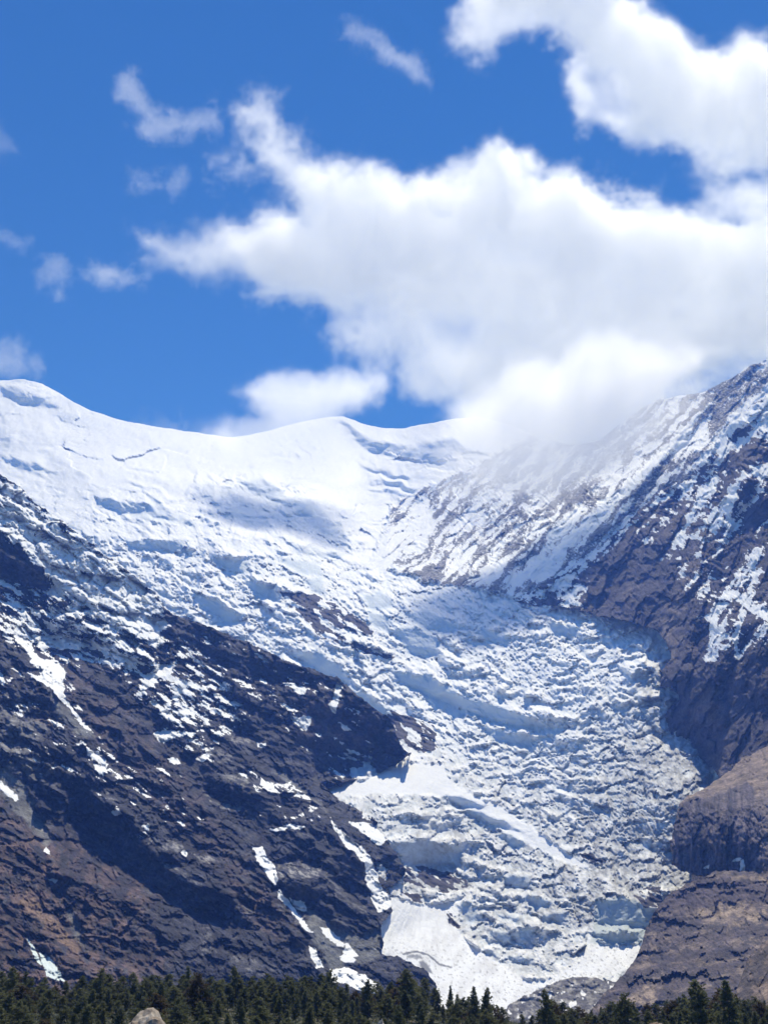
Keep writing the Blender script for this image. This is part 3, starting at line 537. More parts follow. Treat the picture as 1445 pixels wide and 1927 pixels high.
rw = 18 * fbm(GX, GY, 120, 3, 201) + 5 * fbm(GX, GY, 24, 3, 202)
ux = GX * .87 + GY * .50; vx = -GX * .5 + GY * .87        # v runs along the ribs (steep, down-left)
relief = 30 * ridged(ux + rw, vx * .25, 120, 5, 203, .5) + 5 * fbm(ux + rw, vx * .4, 30, 4, 204, .6) + 16 * facets(ux + rw, vx * .4, 48, 207, tilt=1.2, crack=.1) + 8 * facets(ux + rw * .7, vx * .45, 20, 205, tilt=1.4) + 3.8 * facets(ux + rw, vx * .6, 9, 206, tilt=1.4)
s = -(GY - .22 * GX) + 12 * fbm(GX, GY, 60, 3, 206) + 4 * fbm(GX, GY, 16, 2, 207)
snowy = zeros()
area(snowy, [(1620,560),(1445,720),(1360,800),(1290,895),(1180,975),(1060,1075),(950,1130),(1040,1145),(1110,1085),(1190,1010),(1270,950),(1330,960),(1320,1060),(1290,1110),(1330,1110),(1380,1000),(1445,960),(1620,900)], 1, 20, 2)
s = s + 14 * fbm(GX, GY, 40, 3, 209)
relief += -1.8 * (17 * terrace(s, 17, .5, 8) + 7.5 * terrace(s + 8 * fbm(GX, GY, 16, 2, 208), 7.5, .5, 9)) * (.15 + .6 * snowy) * sstep(-.2, .2, fbm(GX, GY, 50, 3, 210))
C = zeros()
for p, v in [([(1250,1290),(1300,1260),(1340,1300),(1360,1400),(1340,1470),(1300,1420),(1262,1370),(1255,1330)],1.3),([(1330,1170),(1380,1180),(1445,1160),(1445,1330),(1380,1330),(1330,1270)],.7),([(1290,1190),(1320,1150),(1330,1290),(1300,1290)],.6),([(1385,900),(1445,910),(1445,1000),(1370,1110),(1350,1080)],.7),([(1370,800),(1420,800),(1400,830),(1375,825)],.9),([(1310,870),(1390,850),(1380,890),(1330,905)],.7)]:
    area(C, p, v, 8, 1.5)
for P_, w_, v_ in [([(1310,1300),(1330,1180),(1350,1080),(1400,960),(1445,880)],16,-14),([(1262,1240),(1290,1150),(1310,1080),(1360,980),(1420,850)],14,12),([(1390,1240),(1392,1150),(1380,1100)],8,-10),([(1430,1330),(1430,1200),(1445,1100)],14,9),([(1150,1150),(1190,1080),(1260,990),(1300,930)],12,8),([(1180,1160),(1230,1080),(1290,1000)],10,-8),([(1300,1420),(1320,1350)],7,-8)]:
    line(relief, P_, w_, v_, 1.2, 'add', 2)
relief += 22 * ridged(GX * .93 + GY * .36 + rw * 1.2, (GY * .93 - GX * .36) * .15, 62, 4, 215, .55) * (1 - .3 * snowy)
relief += ST * solve_relief(zeros(), -C * 3.0, 70)
gyl = np.gradient(blur(relief, .8), axis=0) / ST
dn = zeros()
area(dn, [(1620,560),(1445,730),(1360,800),(1290,895),(1180,975),(1060,1075),(950,1130),(1000,1138),(1070,1100),(1150,1030),(1240,950),(1310,920),(1400,840),(1445,830),(1620,700)], .60, 14, 1.2, 'max')
area(dn, [(1180,1000),(1290,920),(1445,840),(1445,1000),(1390,1010),(1310,1120),(1270,1090),(1230,1060)], .40, 22, 1.5, 'max')
area(dn, [(1300,1110),(1445,1020),(1445,1220),(1390,1250),(1320,1250),(1320,1180)], .36, 20, 1.5, 'max')
area(dn, [(1030,1145),(1060,1090),(1120,1085),(1100,1150)], .42, 14, 1.5, 'max')
sgx = GX * .80 + GY * .60; sgy = GY * .80 - GX * .60
snn = .34 * fbm(GX + .4 * WX, GY * 2.2 - GX * .5, 26, 6, 211, .7) + .52 * fbm(sgx + .5 * rw + .4 * WX, sgy * .22, 24, 5, 216, .66) + .40 * (ridged(sgx + rw + .5 * WX, sgy * .14, 36, 4, 214, .6) - .4)
sn = sstep(-.02, .1, dn - .44 + snn * .78 + .06 * np.clip(gyl, -1.5, 1.5)) * sstep(.05, .2, dn)
for p in ([(1372,1108),(1400,1120),(1445,1150),(1445,1168),(1410,1150),(1385,1128)], [(1392,1146),(1404,1152),(1396,1178),(1388,1200),(1390,1240),(1383,1238),(1380,1195),(1388,1170)], [(1330,1166),(1352,1160),(1348,1190),(1354,1208),(1334,1196)], [(1414,878),(1445,872),(1445,896),(1418,896)], [(1412,740),(1445,700),(1600,600),(1600,640),(1445,742),(1420,752)],
          [(1366,920),(1392,905),(1390,935),(1378,952),(1376,990),(1362,960)], [(1300,950),(1320,912),(1350,900),(1350,920),(1320,950)], [(1055,1142),(1072,1108),(1090,1098),(1084,1122)], [(1285,1010),(1315,1000),(1310,1012)], [(1308,940),(1318,950),(1332,952),(1318,958),(1306,950)], [(1325,1220),(1350,1240),(1340,1244)], [(1275,1020),(1290,985),(1300,975),(1292,1000),(1282,1030)]):
    area(sn, p, 1, 2, .9, 'max')
rk = const((.066, .060, .078))
rk = colmix(rk, (.135, .110, .108), .7 * sstep(.0, .35, fbm(ux, vx * .3, 40, 4, 212, .6)))
t_ = zeros(); line(t_, [(1250,1230),(1275,1140),(1310,1060),(1350,990)], 16, 1, 2); rk = colmix(rk, (.19, .155, .14), t_ * .7)
rk = colmix(rk, (.05, .048, .07), .6 * sstep(.1, .4, fbm(GX, GY * .6, 26, 4, 213, .6)))
lab = np.zeros((H, W), int)
lab[polysd([(1366,1100),(1445,1140),(1445,1175),(1405,1160),(1398,1245),(1378,1245),(1380,1150)], GX, GY) > 0] = 1
sheet([dict(name='rock_mountain', label='steep purple-brown rock mountain with snow along its crest, across the icefall', cat='mountain', key='RM'),
       dict(name='snow_gully', label='thin forked snow gully on the steep purple-brown rock mountain', cat='snow gully')],
      LR - relief / FP, sdR, dict(tint=rk, snow=sn, icetint=const((.85, .865, .885))), lab, M_ROCK)

# ================================================================== SPUR WITH CLIFF
S_POLY = [(1620,1330),(1500,1380),(1445,1404),(1415,1418),(1395,1424),(1375,1450),(1350,1466),(1322,1486),(1290,1500),(1275,1516),(1268,1550),(1262,1590),(1264,1625),(1280,1640),(1330,1650),(1330,1700),(1620,1760)]
sdS = polysd(S_POLY, GX + .6 * WX, GY + .6 * WY)
LS = rbf([(1290,1500,3400),(1350,1466,3650),(1445,1404,3800),(1330,1500,3330),(1270,1600,3170),(1300,1640,3100),(1400,1640,3000),(1420,1480,3330),(1445,1560,3080),(1600,1500,3000),(1600,1700,2600),(1380,1520,3200),(1600,1340,3700)])
cliff = zeros(); area(cliff, [(1262,1520),(1300,1505),(1330,1500),(1385,1480),(1408,1470),(1425,1500),(1430,1560),(1440,1630),(1330,1650),(1262,1650)], 1, 4, 1.0)
vr = ridged(GX + 6 * fbm(GX, GY, 40, 2, 301), GY * .12, 26, 4, 302, .6)
relief = 13 * vr * cliff + 6 * facets(GX, GY * .5, 22, 306, tilt=1.2) * cliff + 7 * facets(GX + .4 * GY, GY * 1.2, 26, 307, tilt=1.2) * (1 - cliff) + 3 * facets(GX, GY, 9, 308, tilt=1.3) + 3.5 * fbm(GX, GY * 1.3, 30, 5, 303, .6) + 1.2 * fbm(GX, GY, 7, 3, 304, .7)
line(relief, [(1332,1548),(1330,1590),(1326,1635)], 4, -8, .4, 'add', 2)
relief += ST * solve_relief(zeros(), -cliff * 1.5 + (1 - cliff) * .0, 40)
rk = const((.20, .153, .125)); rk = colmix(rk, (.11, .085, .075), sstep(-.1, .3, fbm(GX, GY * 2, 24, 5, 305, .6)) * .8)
rk = colmix(rk, (.085, .072, .088), cliff); rk = colmix(rk, (.17, .14, .145), cliff * sstep(.1, .5, fbm(GX + .05 * GY + 4 * fbm(GX, GY, 40, 2, 351), GY * .06, 9, 4, 352, .6) + .2 * vr) * .8)  # pale vertical streaks: lit rib crests put into the cliff colour
rk = colmix(rk, (.035, .035, .05), cliff * sstep(.12, .35, fbm(GX + .04 * GY, GY * .07, 13, 4, 353, .6)) * .8)  # dark vertical streaks: shade between the ribs painted into the colour
t_ = zeros(); area(t_, [(1420,1500),(1620,1450),(1620,1700),(1420,1640)], 1, 14, 1.5); rk = colmix(rk, (.15, .125, .13), t_ * .8)
sn = zeros(); area(sn, [(1322,1634),(1332,1626),(1332,1636)], 1, 1.2, .3); area(sn, [(1391,1620),(1398,1618),(1402,1640),(1392,1642)], 1, 1.5, .2); area(sn, [(1376,1622),(1386,1614),(1396,1615),(1388,1621)], .9, 1.5, .2)
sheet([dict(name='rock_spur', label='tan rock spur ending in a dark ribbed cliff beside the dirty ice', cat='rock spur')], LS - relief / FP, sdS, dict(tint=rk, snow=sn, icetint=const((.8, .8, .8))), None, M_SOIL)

# ================================================================== BROWN MOUND, MORAINE, DARK SHOULDER
M_POLY = [(1620,1600),(1445,1634),(1420,1640),(1395,1638),(1345,1640),(1320,1652),(1290,1664),(1262,1680),(1240,1700),(1226,1722),(1214,1752),(1205,1782),(1190,1812),(1165,1842),(1135,1872),(1110,1900),(1090,2060),(1620,2060)]
sdM = polysd(M_POLY, GX + .45 * WX, GY + .45 * WY)
LM_ = rbf([(1600,1610,3000),(1445,1635,3060),(1345,1640,3080),(1290,1664,3040),(1235,1705,2960),(1215,1760,2850),(1190,1812,2700),(1130,1880,2480),(1100,1960,2300),(1445,1700,2760),(1300,1720,2830),(1300,1780,2620),(1445,1800,2420),(1300,1860,2300),(1445,1880,2150),(1300,1960,2050),(1445,1990,1850),(1600,1800,2300)])
sm = -(GY + .05 * GX) + 9 * fbm(GX, GY, 70, 3, 311)
relief = 20 * facets(GX * .6 + .3 * GY, GY * 1.3 + 2 * WY, 60, 309, tilt=1.2, crack=.05) + 7 * facets(GX * .7, GY * 1.4 + WY, 22, 310, tilt=1.3, crack=.1) + 9 * ridged(GX * .8 + GY * .5 + 2 * WX, GY * .5 - GX * .3, 60, 5, 336, .6) + 2.6 * facets(GX, GY * 1.3, 8.5, 317, tilt=1.3) + 4.5 * fbm(GX * .8, GY * 1.6, 50, 5, 312, .55) + 1.3 * ridged(GX, GY, 13, 3, 313) - 2.0 * 6 * terrace(sm + 2 * WY, 22, .4, 314) * .7 * sstep(0, .35, fbm(GX, GY, 60, 3, 315)) + .8 * fbm(GX, GY, 5, 2, 316)
C = zeros(); area(C, [(1262,1686),(1340,1655),(1445,1660),(1620,1650),(1620,1706),(1445,1700),(1380,1704),(1320,1712),(1240,1716)], .8, 6, 1); area(C, [(1215,1770),(1230,1712),(1260,1700),(1250,1760)], .6, 6, 1); area(C, [(1360,1790),(1400,1786),(1410,1804),(1370,1806)], 1.2, 4, .8)
relief += ST * solve_relief(zeros(), -C * 1.6, 40)
n_ = fbm(GX * .5, GY * 2.4 + .3 * GX, 46, 6, 317, .66)
rk = colmix(const((.082, .066, .072)), (.175, .138, .118), sstep(.0, .32, n_))
rk = colmix(rk, (.050, .044, .054), sstep(.0, .22, fbm(GX - .3 * GY, GY * 1.8, 40, 6, 318, .7)) * .85)
t_ = zeros(); area(t_, [(1240,1690),(1340,1652),(1445,1662),(1620,1656),(1620,1704),(1445,1700),(1380,1700),(1300,1712),(1235,1722)], 1, 6, 1.2); rk = colmix(rk, (.066, .052, .062), t_ * .85)
t_ = zeros(); area(t_, [(1300,1716),(1370,1700),(1400,1700),(1445,1712),(1620,1716),(1620,1740),(1445,1742),(1380,1738),(1330,1732)], 1, 5, 1.5); line(t_, [(1380,1652),(1400,1648),(1445,1658),(1520,1660)], 4, 1, .8); line(t_, [(1218,1790),(1250,1770),(1280,1775)], 8, .5, 1.5); area(t_, [(1180,1880),(1210,1856),(1235,1855),(1232,1885),(1200,1896)], 1, 5, 1)
rk = colmix(rk, (.28, .215, .16), t_ * .85 * sstep(-.5, .2, fbm(GX, GY, 14, 3, 319)))
sheet([dict(name='brown_hill', label='low rounded brown hill with tan bands at the foot of the cliff', cat='hill')], LM_ - relief / FP, sdM, dict(tint=rk, snow=zeros(), icetint=const((.8, .8, .8))), None, M_SOIL)

D_POLY = [(940,1905),(962,1890),(985,1874),(1015,1862),(1045,1848),(1072,1840),(1100,1838),(1135,1843),(1165,1850),(1185,1870),(1210,2060),(920,2060)]
sdD = polysd(D_POLY, GX + .5 * WX, GY + .5 * WY)
LD = rbf([(960,1892,2780),(1075,1840,2820),(1165,1850,2800),(1060,1900,2550),(950,2000,2300),(1200,2000,2300)])
relief = 5 * facets(GX, GY, 16, 326, tilt=1.3) + 3 * facets(GX, GY, 8, 327, tilt=1.3) + 3.5 * ridged(GX, GY * 1.4, 26, 5, 321, .6) - 2 * 12 * terrace(-GY + 7 * fbm(GX, GY, 24, 3, 322), 12, .5, 323) * .6
C = zeros(); area(C, [(975,1885),(1015,1866),(1070,1846),(1130,1848),(1125,1868),(1060,1866),(1010,1890)], 1.1, 4, 1); relief += ST * solve_relief(zeros(), -C * 1.7, 40)
rk = colmix(const((.10, .098, .11)), (.27, .26, .25), sstep(.0, .3, fbm(GX, GY * 1.6, 16, 4, 324, .65)))
sheet([dict(name='moraine', label='dark rubble moraine between the avalanche cone and the brown hill', cat='moraine')], LD - relief / FP, sdD, dict(tint=rk, snow=.75 * sstep(.22, .35, fbm(GX, GY, 20, 4, 325)), icetint=const((.75, .75, .76))), None, M_SOIL)

K_POLY = [(1620,1660),(1500,1730),(1445,1766),(1428,1782),(1410,1800),(1400,1822),(1392,1846),(1386,1866),(1376,1890),(1360,2060),(1620,2060)]
sdK = polysd(K_POLY, GX + .5 * WX, GY + .5 * WY)
LK = rbf([(1600,1680,1900),(1445,1766,1850),(1400,1822,1780),(1376,1890,1650),(1445,1900,1480),(1600,1900,1300),(1400,2000,1350)])
relief = 8 * facets(GX, GY, 30, 334, tilt=1.2, crack=.3) + 3.5 * facets(GX, GY, 11, 335, tilt=1.3) + 5 * ridged(GX, GY, 40, 5, 331, .6) + 1.2 * fbm(GX, GY, 6, 3, 332, .7)
rk = colmix(const((.07, .058, .058)), (.16, .12, .10), sstep(.0, .3, fbm(GX, GY * 1.4, 24, 5, 333, .6)))
t_ = zeros(); area(t_, [(1410,1860),(1445,1845),(1445,1885),(1425,1880)], 1, 6, 1); rk = colmix(rk, (.33, .24, .18), t_ * .7)
sheet([dict(name='shoulder_hill', label='dark brown hill shoulder rising beside the brown hill at the frame edge', cat='hill')], LK - relief / FP, sdK, dict(tint=rk, snow=zeros(), icetint=const((.8, .8, .8))), None, M_SOIL)
print('terrain', time.time() - T0)
# ================================================================== GROUND
def ground_z(r, az):
    """gentle forested rise in front of the camera, then a drop into the valley"""
    px = CX + FP * np.tan(az)
    f = np.interp(px, [-400, 0, 300, 560, 700, 790, 850, 950, 1010, 1100, 1230, 1300, 1400, 1800], [1.05, 1.0, 1.02, 1.0, .78, .98, .7, .5, .42, .5, .55, .62, .60, .6])
    t = np.clip((r - 320) / 330, 0, 1)
    z = np.where(r < 320, -1.7 - 4.2 * sstep(40, 320, r), -5.9 + 19.5 * f * t)
    z = z - sstep(660, 1000, r) * (z + 45)
    return z
def build_ground():
    rr_ = np.concatenate([np.linspace(0.5, 60, 40), np.linspace(64, 700, 130), np.geomspace(710, 60000, 50)])
    aa = np.linspace(-math.pi, math.pi, 361)
    Rg, Ag = np.meshgrid(rr_, aa, indexing='ij')
    z = ground_z(Rg, np.clip(Ag, -1.2, 1.2)) + .5 * fbm(Rg * np.sin(Ag), Rg * np.cos(Ag), 18, 3, 401) * sstep(10, 80, Rg)
    co = np.stack([Rg * np.sin(Ag), Rg * np.cos(Ag), z], -1).reshape(-1, 3)
    n, m = Rg.shape
    ii, jj = np.meshgrid(np.arange(n - 1), np.arange(m - 1), indexing='ij')
    q = np.stack([ii * m + jj, (ii + 1) * m + jj, (ii + 1) * m + jj + 1, ii * m + jj + 1], -1).reshape(-1, 4)
    q = q[:, ::-1]
    me = bpy.data.meshes.new('ground'); me.from_pydata(co.tolist(), [], q.tolist()); me.update()
    me.polygons.foreach_set('use_smooth', [True] * len(me.polygons))
    me.materials.append(M_GROUND)
    o = bpy.data.objects.new('ground', me); col.objects.link(o)
    return tag(o, 'dry earth and scrub ground under the pine forest', 'ground', None, 'structure')

def simple_mat(name, c1, c2, scale, rough=.9, bump=.0, detail=6, c3=None, transl=0):
    m = bpy.data.materials.new(name); m.use_nodes = True; nt = m.node_tree; L_ = nt.links; b = nt.nodes['Principled BSDF']
    b.inputs['Roughness'].default_value = rough; b.inputs['Specular IOR Level'].default_value = .2
    tc = N_(nt, 'ShaderNodeNewGeometry'); n = N_(nt, 'ShaderNodeTexNoise'); n.inputs['Scale'].default_value = scale; n.inputs['Detail'].default_value = detail; n.inputs['Roughness'].default_value = .65
    L_.new(tc.outputs['Position'], n.inputs['Vector'])
    cr = N_(nt, 'ShaderNodeValToRGB'); e = cr.color_ramp.elements; e[0].position = .35; e[0].color = (*c1, 1); e[1].position = .65; e[1].color = (*c2, 1)
    if c3: k = e.new(.52); k.color = (*c3, 1)
    L_.new(n.outputs[0], cr.inputs[0]); L_.new(cr.outputs[0], b.inputs['Base Color'])
    if bump:
        bm = N_(nt, 'ShaderNodeBump'); bm.inputs['Distance'].default_value = bump; L_.new(n.outputs[0], bm.inputs['Height']); L_.new(bm.outputs[0], b.inputs['Normal'])
    return m
M_GROUND = simple_mat('dry_earth', (.035, .045, .025), (.13, .10, .07), .12, c3=(.055, .06, .035), bump=.3)
build_ground()

# ================================================================== PINES
def needle_mat(name, ca, cb):
    m = bpy.data.materials.new(name); m.use_nodes = True; nt = m.node_tree; L_ = nt.links; b = nt.nodes['Principled BSDF']
    b.inputs['Roughness'].default_value = .75; b.inputs['Specular IOR Level'].default_value = .2
    at = N_(nt, 'ShaderNodeAttribute', attribute_name='clump'); oi = N_(nt, 'ShaderNodeObjectInfo')
    md = N_(nt, 'ShaderNodeMath', operation='MULTIPLY_ADD'); L_.new(oi.outputs['Random'], md.inputs[0]); md.inputs[1].default_value = .55
    m2 = N_(nt, 'ShaderNodeMath', operation='MULTIPLY'); L_.new(at.outputs['Fac'], m2.inputs[0]); m2.inputs[1].default_value = .5; L_.new(m2.outputs[0], md.inputs[2])
    mx = N_(nt, 'ShaderNodeMix', data_type='RGBA'); L_.new(md.outputs[0], mx.inputs['Factor']); mx.inputs[6].default_value = (*ca, 1); mx.inputs[7].default_value = (*cb, 1)
    L_.new(mx.outputs[2], b.inputs['Base Color'])
    tr = N_(nt, 'ShaderNodeBsdfTranslucent'); L_.new(mx.outputs[2], tr.inputs[0])
    ms = N_(nt, 'ShaderNodeMixShader'); ms.inputs[0].default_value = .5
    L_.new(b.outputs[0], ms.inputs[1]); L_.new(tr.outputs[0], ms.inputs[2]); L_.new(ms.outputs[0], nt.nodes['Material Output'].inputs['Surface'])
    return m
M_NEEDLE = needle_mat('pine_needles', (.085, .102, .055), (.185, .188, .090))
M_NEEDLE2 = needle_mat('juniper_brown_needles', (.075, .062, .036), (.13, .10, .055))
M_BARK = simple_mat('pine_bark', (.07, .05, .04), (.16, .12, .09), 3)
rng = np.random.default_rng(7)
def tube_mesh(path, rad, n=6):
    V = []; F = []
    for k, (p, r) in enumerate(zip(path, rad)):
        for i in range(n):
            a = 2 * math.pi * i / n; V.append((p[0] + r * math.cos(a), p[1] + r * math.sin(a), p[2]))
        if k:
            for i in range(n): F.append(((k - 1) * n + i, (k - 1) * n + (i + 1) % n, k * n + (i + 1) % n, k * n + i))
    return V, F
def make_pine(seed, kind):
    """tapered leaning trunk; whorled boughs carrying small needle tufts"""
    g = np.random.default_rng(seed)
    h = 1.0
    lean = g.normal(0, .018, 2)
    V, F = tube_mesh([(lean[0] * t * t * 2, lean[1] * t * t * 2, t) for t in np.linspace(-.04, .97, 8)], [.019 * (1 - .88 * t) for t in np.linspace(0, 1, 8)])
    mt = bpy.data.meshes.new('trunk'); mt.from_pydata(V, [], F); mt.materials.append(M_BARK)
    P = []; cl = []
    wmax = {0: .22, 1: .29, 2: .34}[kind]
    base = {0: .10, 1: .16, 2: .10}[kind]
    nb = 135
    for k in range(nb):
        t = base + (1 - base) * ((k + g.random()) / nb) ** .92
        u = (t - base) / (1 - base)
        prof = {0: (1 - u) ** .75 * (.5 + .5 * min(1, u * 5)), 1: (1 - u) ** .6 * min(1, .45 + u * 2.2), 2: math.sin(min(1, .25 + u * .8) * math.pi) ** .7 if u < .95 else .25}[kind]
        Lb = wmax * prof * (.55 + .65 * g.random()) + .012
        if g.random() < .10: continue
        az = g.random() * 2 * math.pi; droop = g.normal(-.05, .2) + (.5 * u)
        nt_ = max(3, int(Lb * 62))
        for q in range(nt_):
            f = (.25 + .75 * (q + g.random()) / nt_)
            c = np.array([math.cos(az) * Lb * f, math.sin(az) * Lb * f, t + Lb * f * droop]) + g.normal(0, .012, 3)
            c[:2] += lean * t * t * 2
            shade = g.random()
            for _ in range(3):
                d = g.normal(0, 1, 3); d /= np.linalg.norm(d); d[2] = abs(d[2]) * .8; e = np.cross(d, g.normal(0, 1, 3)); e /= np.linalg.norm(e) + 1e-9
                l_ = .026 + .024 * g.random(); w_ = .011 + .008 * g.random()
                o_ = c + g.normal(0, .007, 3)
                P += [o_ - e * w_, o_ + e * w_, o_ + d * l_ + e * w_ * .3]; cl += [shade] * 3
    for _ in range(7):
        c = np.array([lean[0] * 2, lean[1] * 2, .955 + .045 * g.random()])
        d = g.normal(0, .4, 3) + np.array([0, 0, 1]); P += [c - [.006, 0, 0], c + [.006, 0, 0], c + d * .02]; cl += [.5] * 3
    P = np.array(P, np.float32); n = len(P)
    mc = bpy.data.meshes.new('crown'); mc.vertices.add(n); mc.vertices.foreach_set('co', P.ravel()); mc.loops.add(n); mc.loops.foreach_set('vertex_index', np.arange(n, dtype=np.int32))
    mc.polygons.add(n // 3); mc.polygons.foreach_set('loop_start', (np.arange(n // 3) * 3).astype(np.int32)); mc.update(calc_edges=True)
    a = mc.attributes.new('clump', 'FLOAT', 'POINT'); a.data.foreach_set('value', np.array(cl, np.float32))
    mc.materials.append(M_NEEDLE)
    return mt, mc
KIN = [make_pine(100 + i, (0, 1, 1, 0, 2, 1, 0, 2, 1)[i]) for i in range(9)]
mcb = KIN[4][1].copy(); mcb.materials.clear(); mcb.materials.append(M_NEEDLE2)
def px_ray(x, y):
    d = rays(np.array([float(x)]), np.array([float(y)]))[0]; return d
def place_tree(x, ytop, rng_m, k, wid, label, group, brown=False):
    """a pine whose top is seen at photo pixel (x, ytop), standing at range rng_m"""
    d = px_ray(x, ytop); hd = math.hypot(d[0], d[1]); az = math.atan2(d[0], d[1])
    X, Y = math.sin(az) * rng_m, math.cos(az) * rng_m
    zt = rng_m * d[2] / hd; zg = float(ground_z(np.array(rng_m), np.array(az)))
    hh = zt - zg
    r = bpy.data.objects.new('pine_tree', None); col.objects.link(r)
    r.location = (X, Y, zg); r.rotation_euler = (0, 0, rng.random() * 6.28); r.scale = (hh * wid, hh * wid, hh)
    r.empty_display_size = .3
    tag(r, label, 'tree', group)
    mt, mc = KIN[k]
    for nm, me in (('trunk', mt), ('crown', mcb if brown else mc)):
        c = bpy.data.objects.new(nm, me); col.objects.link(c); c.parent = r
    return r
TL = ([-60, 0, 40, 80, 110, 130, 160, 200, 260, 300, 350, 420, 470, 520, 560, 600, 640, 680, 700, 730, 770, 800, 840, 880, 920, 945, 965, 1000, 1030, 1060, 1100, 1150, 1180, 1220, 1250, 1285, 1320, 1360, 1390, 1445, 1500],
      [1826, 1826, 1824, 1828, 1842, 1838, 1832, 1834, 1832, 1826, 1832, 1830, 1828, 1832, 1830, 1834, 1838, 1856, 1852, 1842, 1832, 1838, 1862, 1866, 1872, 1882, 1904, 1904, 1878, 1882, 1886, 1886, 1878, 1882, 1886, 1862, 1856, 1856, 1872, 1876, 1876])
# trees one can single out
SP = [(767, 1826, 520, 1, 1.15, 'tallest dark pine standing just right of the snow cone foot, above the forest edge'),
      (848, 1856, 560, 0, .7, 'thin spire of a bare-topped tree against the avalanche cone'),
      (1030, 1866, 430, 1, .95, 'lone dark conifer standing up in front of the rubble moraine'),
      (1365, 1847, 380, 0, 1.15, 'tallest dark conifer in front of the dark brown hill shoulder'),
      (1316, 1848, 385, 2, 1.15, 'broad rounded pine beside the tallest conifer, in front of the brown hill'),
      (1172, 1873, 400, 4, .95, 'round-topped bushy conifer in front of the brown hill foot'),
      (357, 1820, 560, 0, .95, 'slim dark pine with pointed top against the blue shadowed cliff'),
      (447, 1822, 545, 1, 1.05, 'bushy pine rising slightly above the treeline below the grey gully'),
      (620, 1828, 560, 4, .85, 'dark round-headed tree in front of the small low snow patch'),
      (690, 1846, 520, 1, .9, 'dark pine standing left of the gap that shows snow'),
      (891, 1858, 470, 0, .9, 'pointed pine overlapping the lower edge of the avalanche cone'),
      (912, 1862, 480, 1, .9, 'ragged pine beside the pointed one over the avalanche cone'),
      (188, 1826, 500, 1, 1.0, 'full dark green pine right of the low ice slab'),
      (30, 1822, 520, 2, 1.0, 'wide pine at the treeline near the photo corner, below the brown slope'),
      (375, 1835, 470, 4, 1.0, 'brownish pine standing out in the dark green forest')]
for i, (x, y, r_, k, w_, lb) in enumerate(SP): place_tree(x, y, r_, k, w_, lb, 'pines of the valley forest', brown=('brownish' in lb))
BGS = [(-60,'brown ridge foot'),(60,'low ice slab'),(135,'orange-brown ridge'),(205,'rust-coloured slope'),(265,'dark rock hollow'),(330,'blue shadowed cliff'),(400,'grey folded slabs'),(465,'broken orange blocks'),(530,'dark rubble slope'),(590,'narrow snow streak'),(640,'low snow patch'),(690,'grey scree gully'),(735,'dark moraine rocks'),(790,'left half of the avalanche cone'),(850,'middle of the avalanche cone'),(905,'right half of the avalanche cone'),(950,'lowest point of the treeline'),(1000,'rubble moraine'),(1060,'blocky moraine crest'),(1120,'foot of the brown hill'),(1180,'tan earth patch'),(1240,'centre of the brown hill'),(1300,'shaded hill face'),(1360,'dark hill shoulder'),(1410,'tan shoulder patch')]
ROWN = ['hindmost', 'second', 'third', 'fourth', 'fifth', 'foremost']
rows = [(600, 24, 2), (548, 27, 14), (496, 30, 28), (445, 35, 44), (398, 40, 62), (352, 47, 82)]
todo = []
for ri, (r0, stp, drop) in enumerate(rows):
    x = -30 + rng.random() * 20
    while x < 1480:
        tl = float(np.interp(x, *TL)); r_ = r0 + rng.normal(0, 12)
        jag = abs(rng.normal(0, 6)) - (rng.random() < .3) * 5
        y = tl + drop * (1 if tl < 1860 else .8) + 2 + jag
        d = px_ray(x, y); az = math.atan2(d[0], d[1]); zg = float(ground_z(np.array(r_), np.array(az))); hh = r_ * d[2] / math.hypot(d[0], d[1]) - zg
        if 4.5 < hh < 21 and y < 1948:
            todo.append([x, y, r_, ri, hh, rng.random() < .08, .85 + .55 * rng.random(), int(rng.integers(0, 9))])
        x += stp * (.65 + .7 * rng.random()) * (.78 if tl > 1858 else 1)
from collections import defaultdict
grp = defaultdict(list)
for t in todo[:283]:
    bgn = [n for x_, n in BGS if x_ <= t[0]][-1] if t[0] > -60 else BGS[0][1]
    grp[(t[3], bgn)].append(t)
todo = todo[:283]
print('trees', len(todo))
for (ri, bgn), L_ in grp.items():
    L_.sort(key=lambda t: t[0]); n = len(L_)
    hs_ = sorted(t[4] for t in L_)
    for i, t in enumerate(L_):
        w_ = '' if n == 1 else {0: 'leftmost ', n - 1: 'rightmost '}.get(i, 'middle ' if n == 3 else ['', 'second ', 'third ', 'fourth ', 'fifth '][i])
        tone = 'brownish' if t[5] else 'green'
        place_tree(t[0], t[1], t[2], t[7], t[6] * 1.32, f'{w_}{tone} pine of the {ROWN[ri]} row, below the {bgn}', 'pines of the valley forest', t[5])
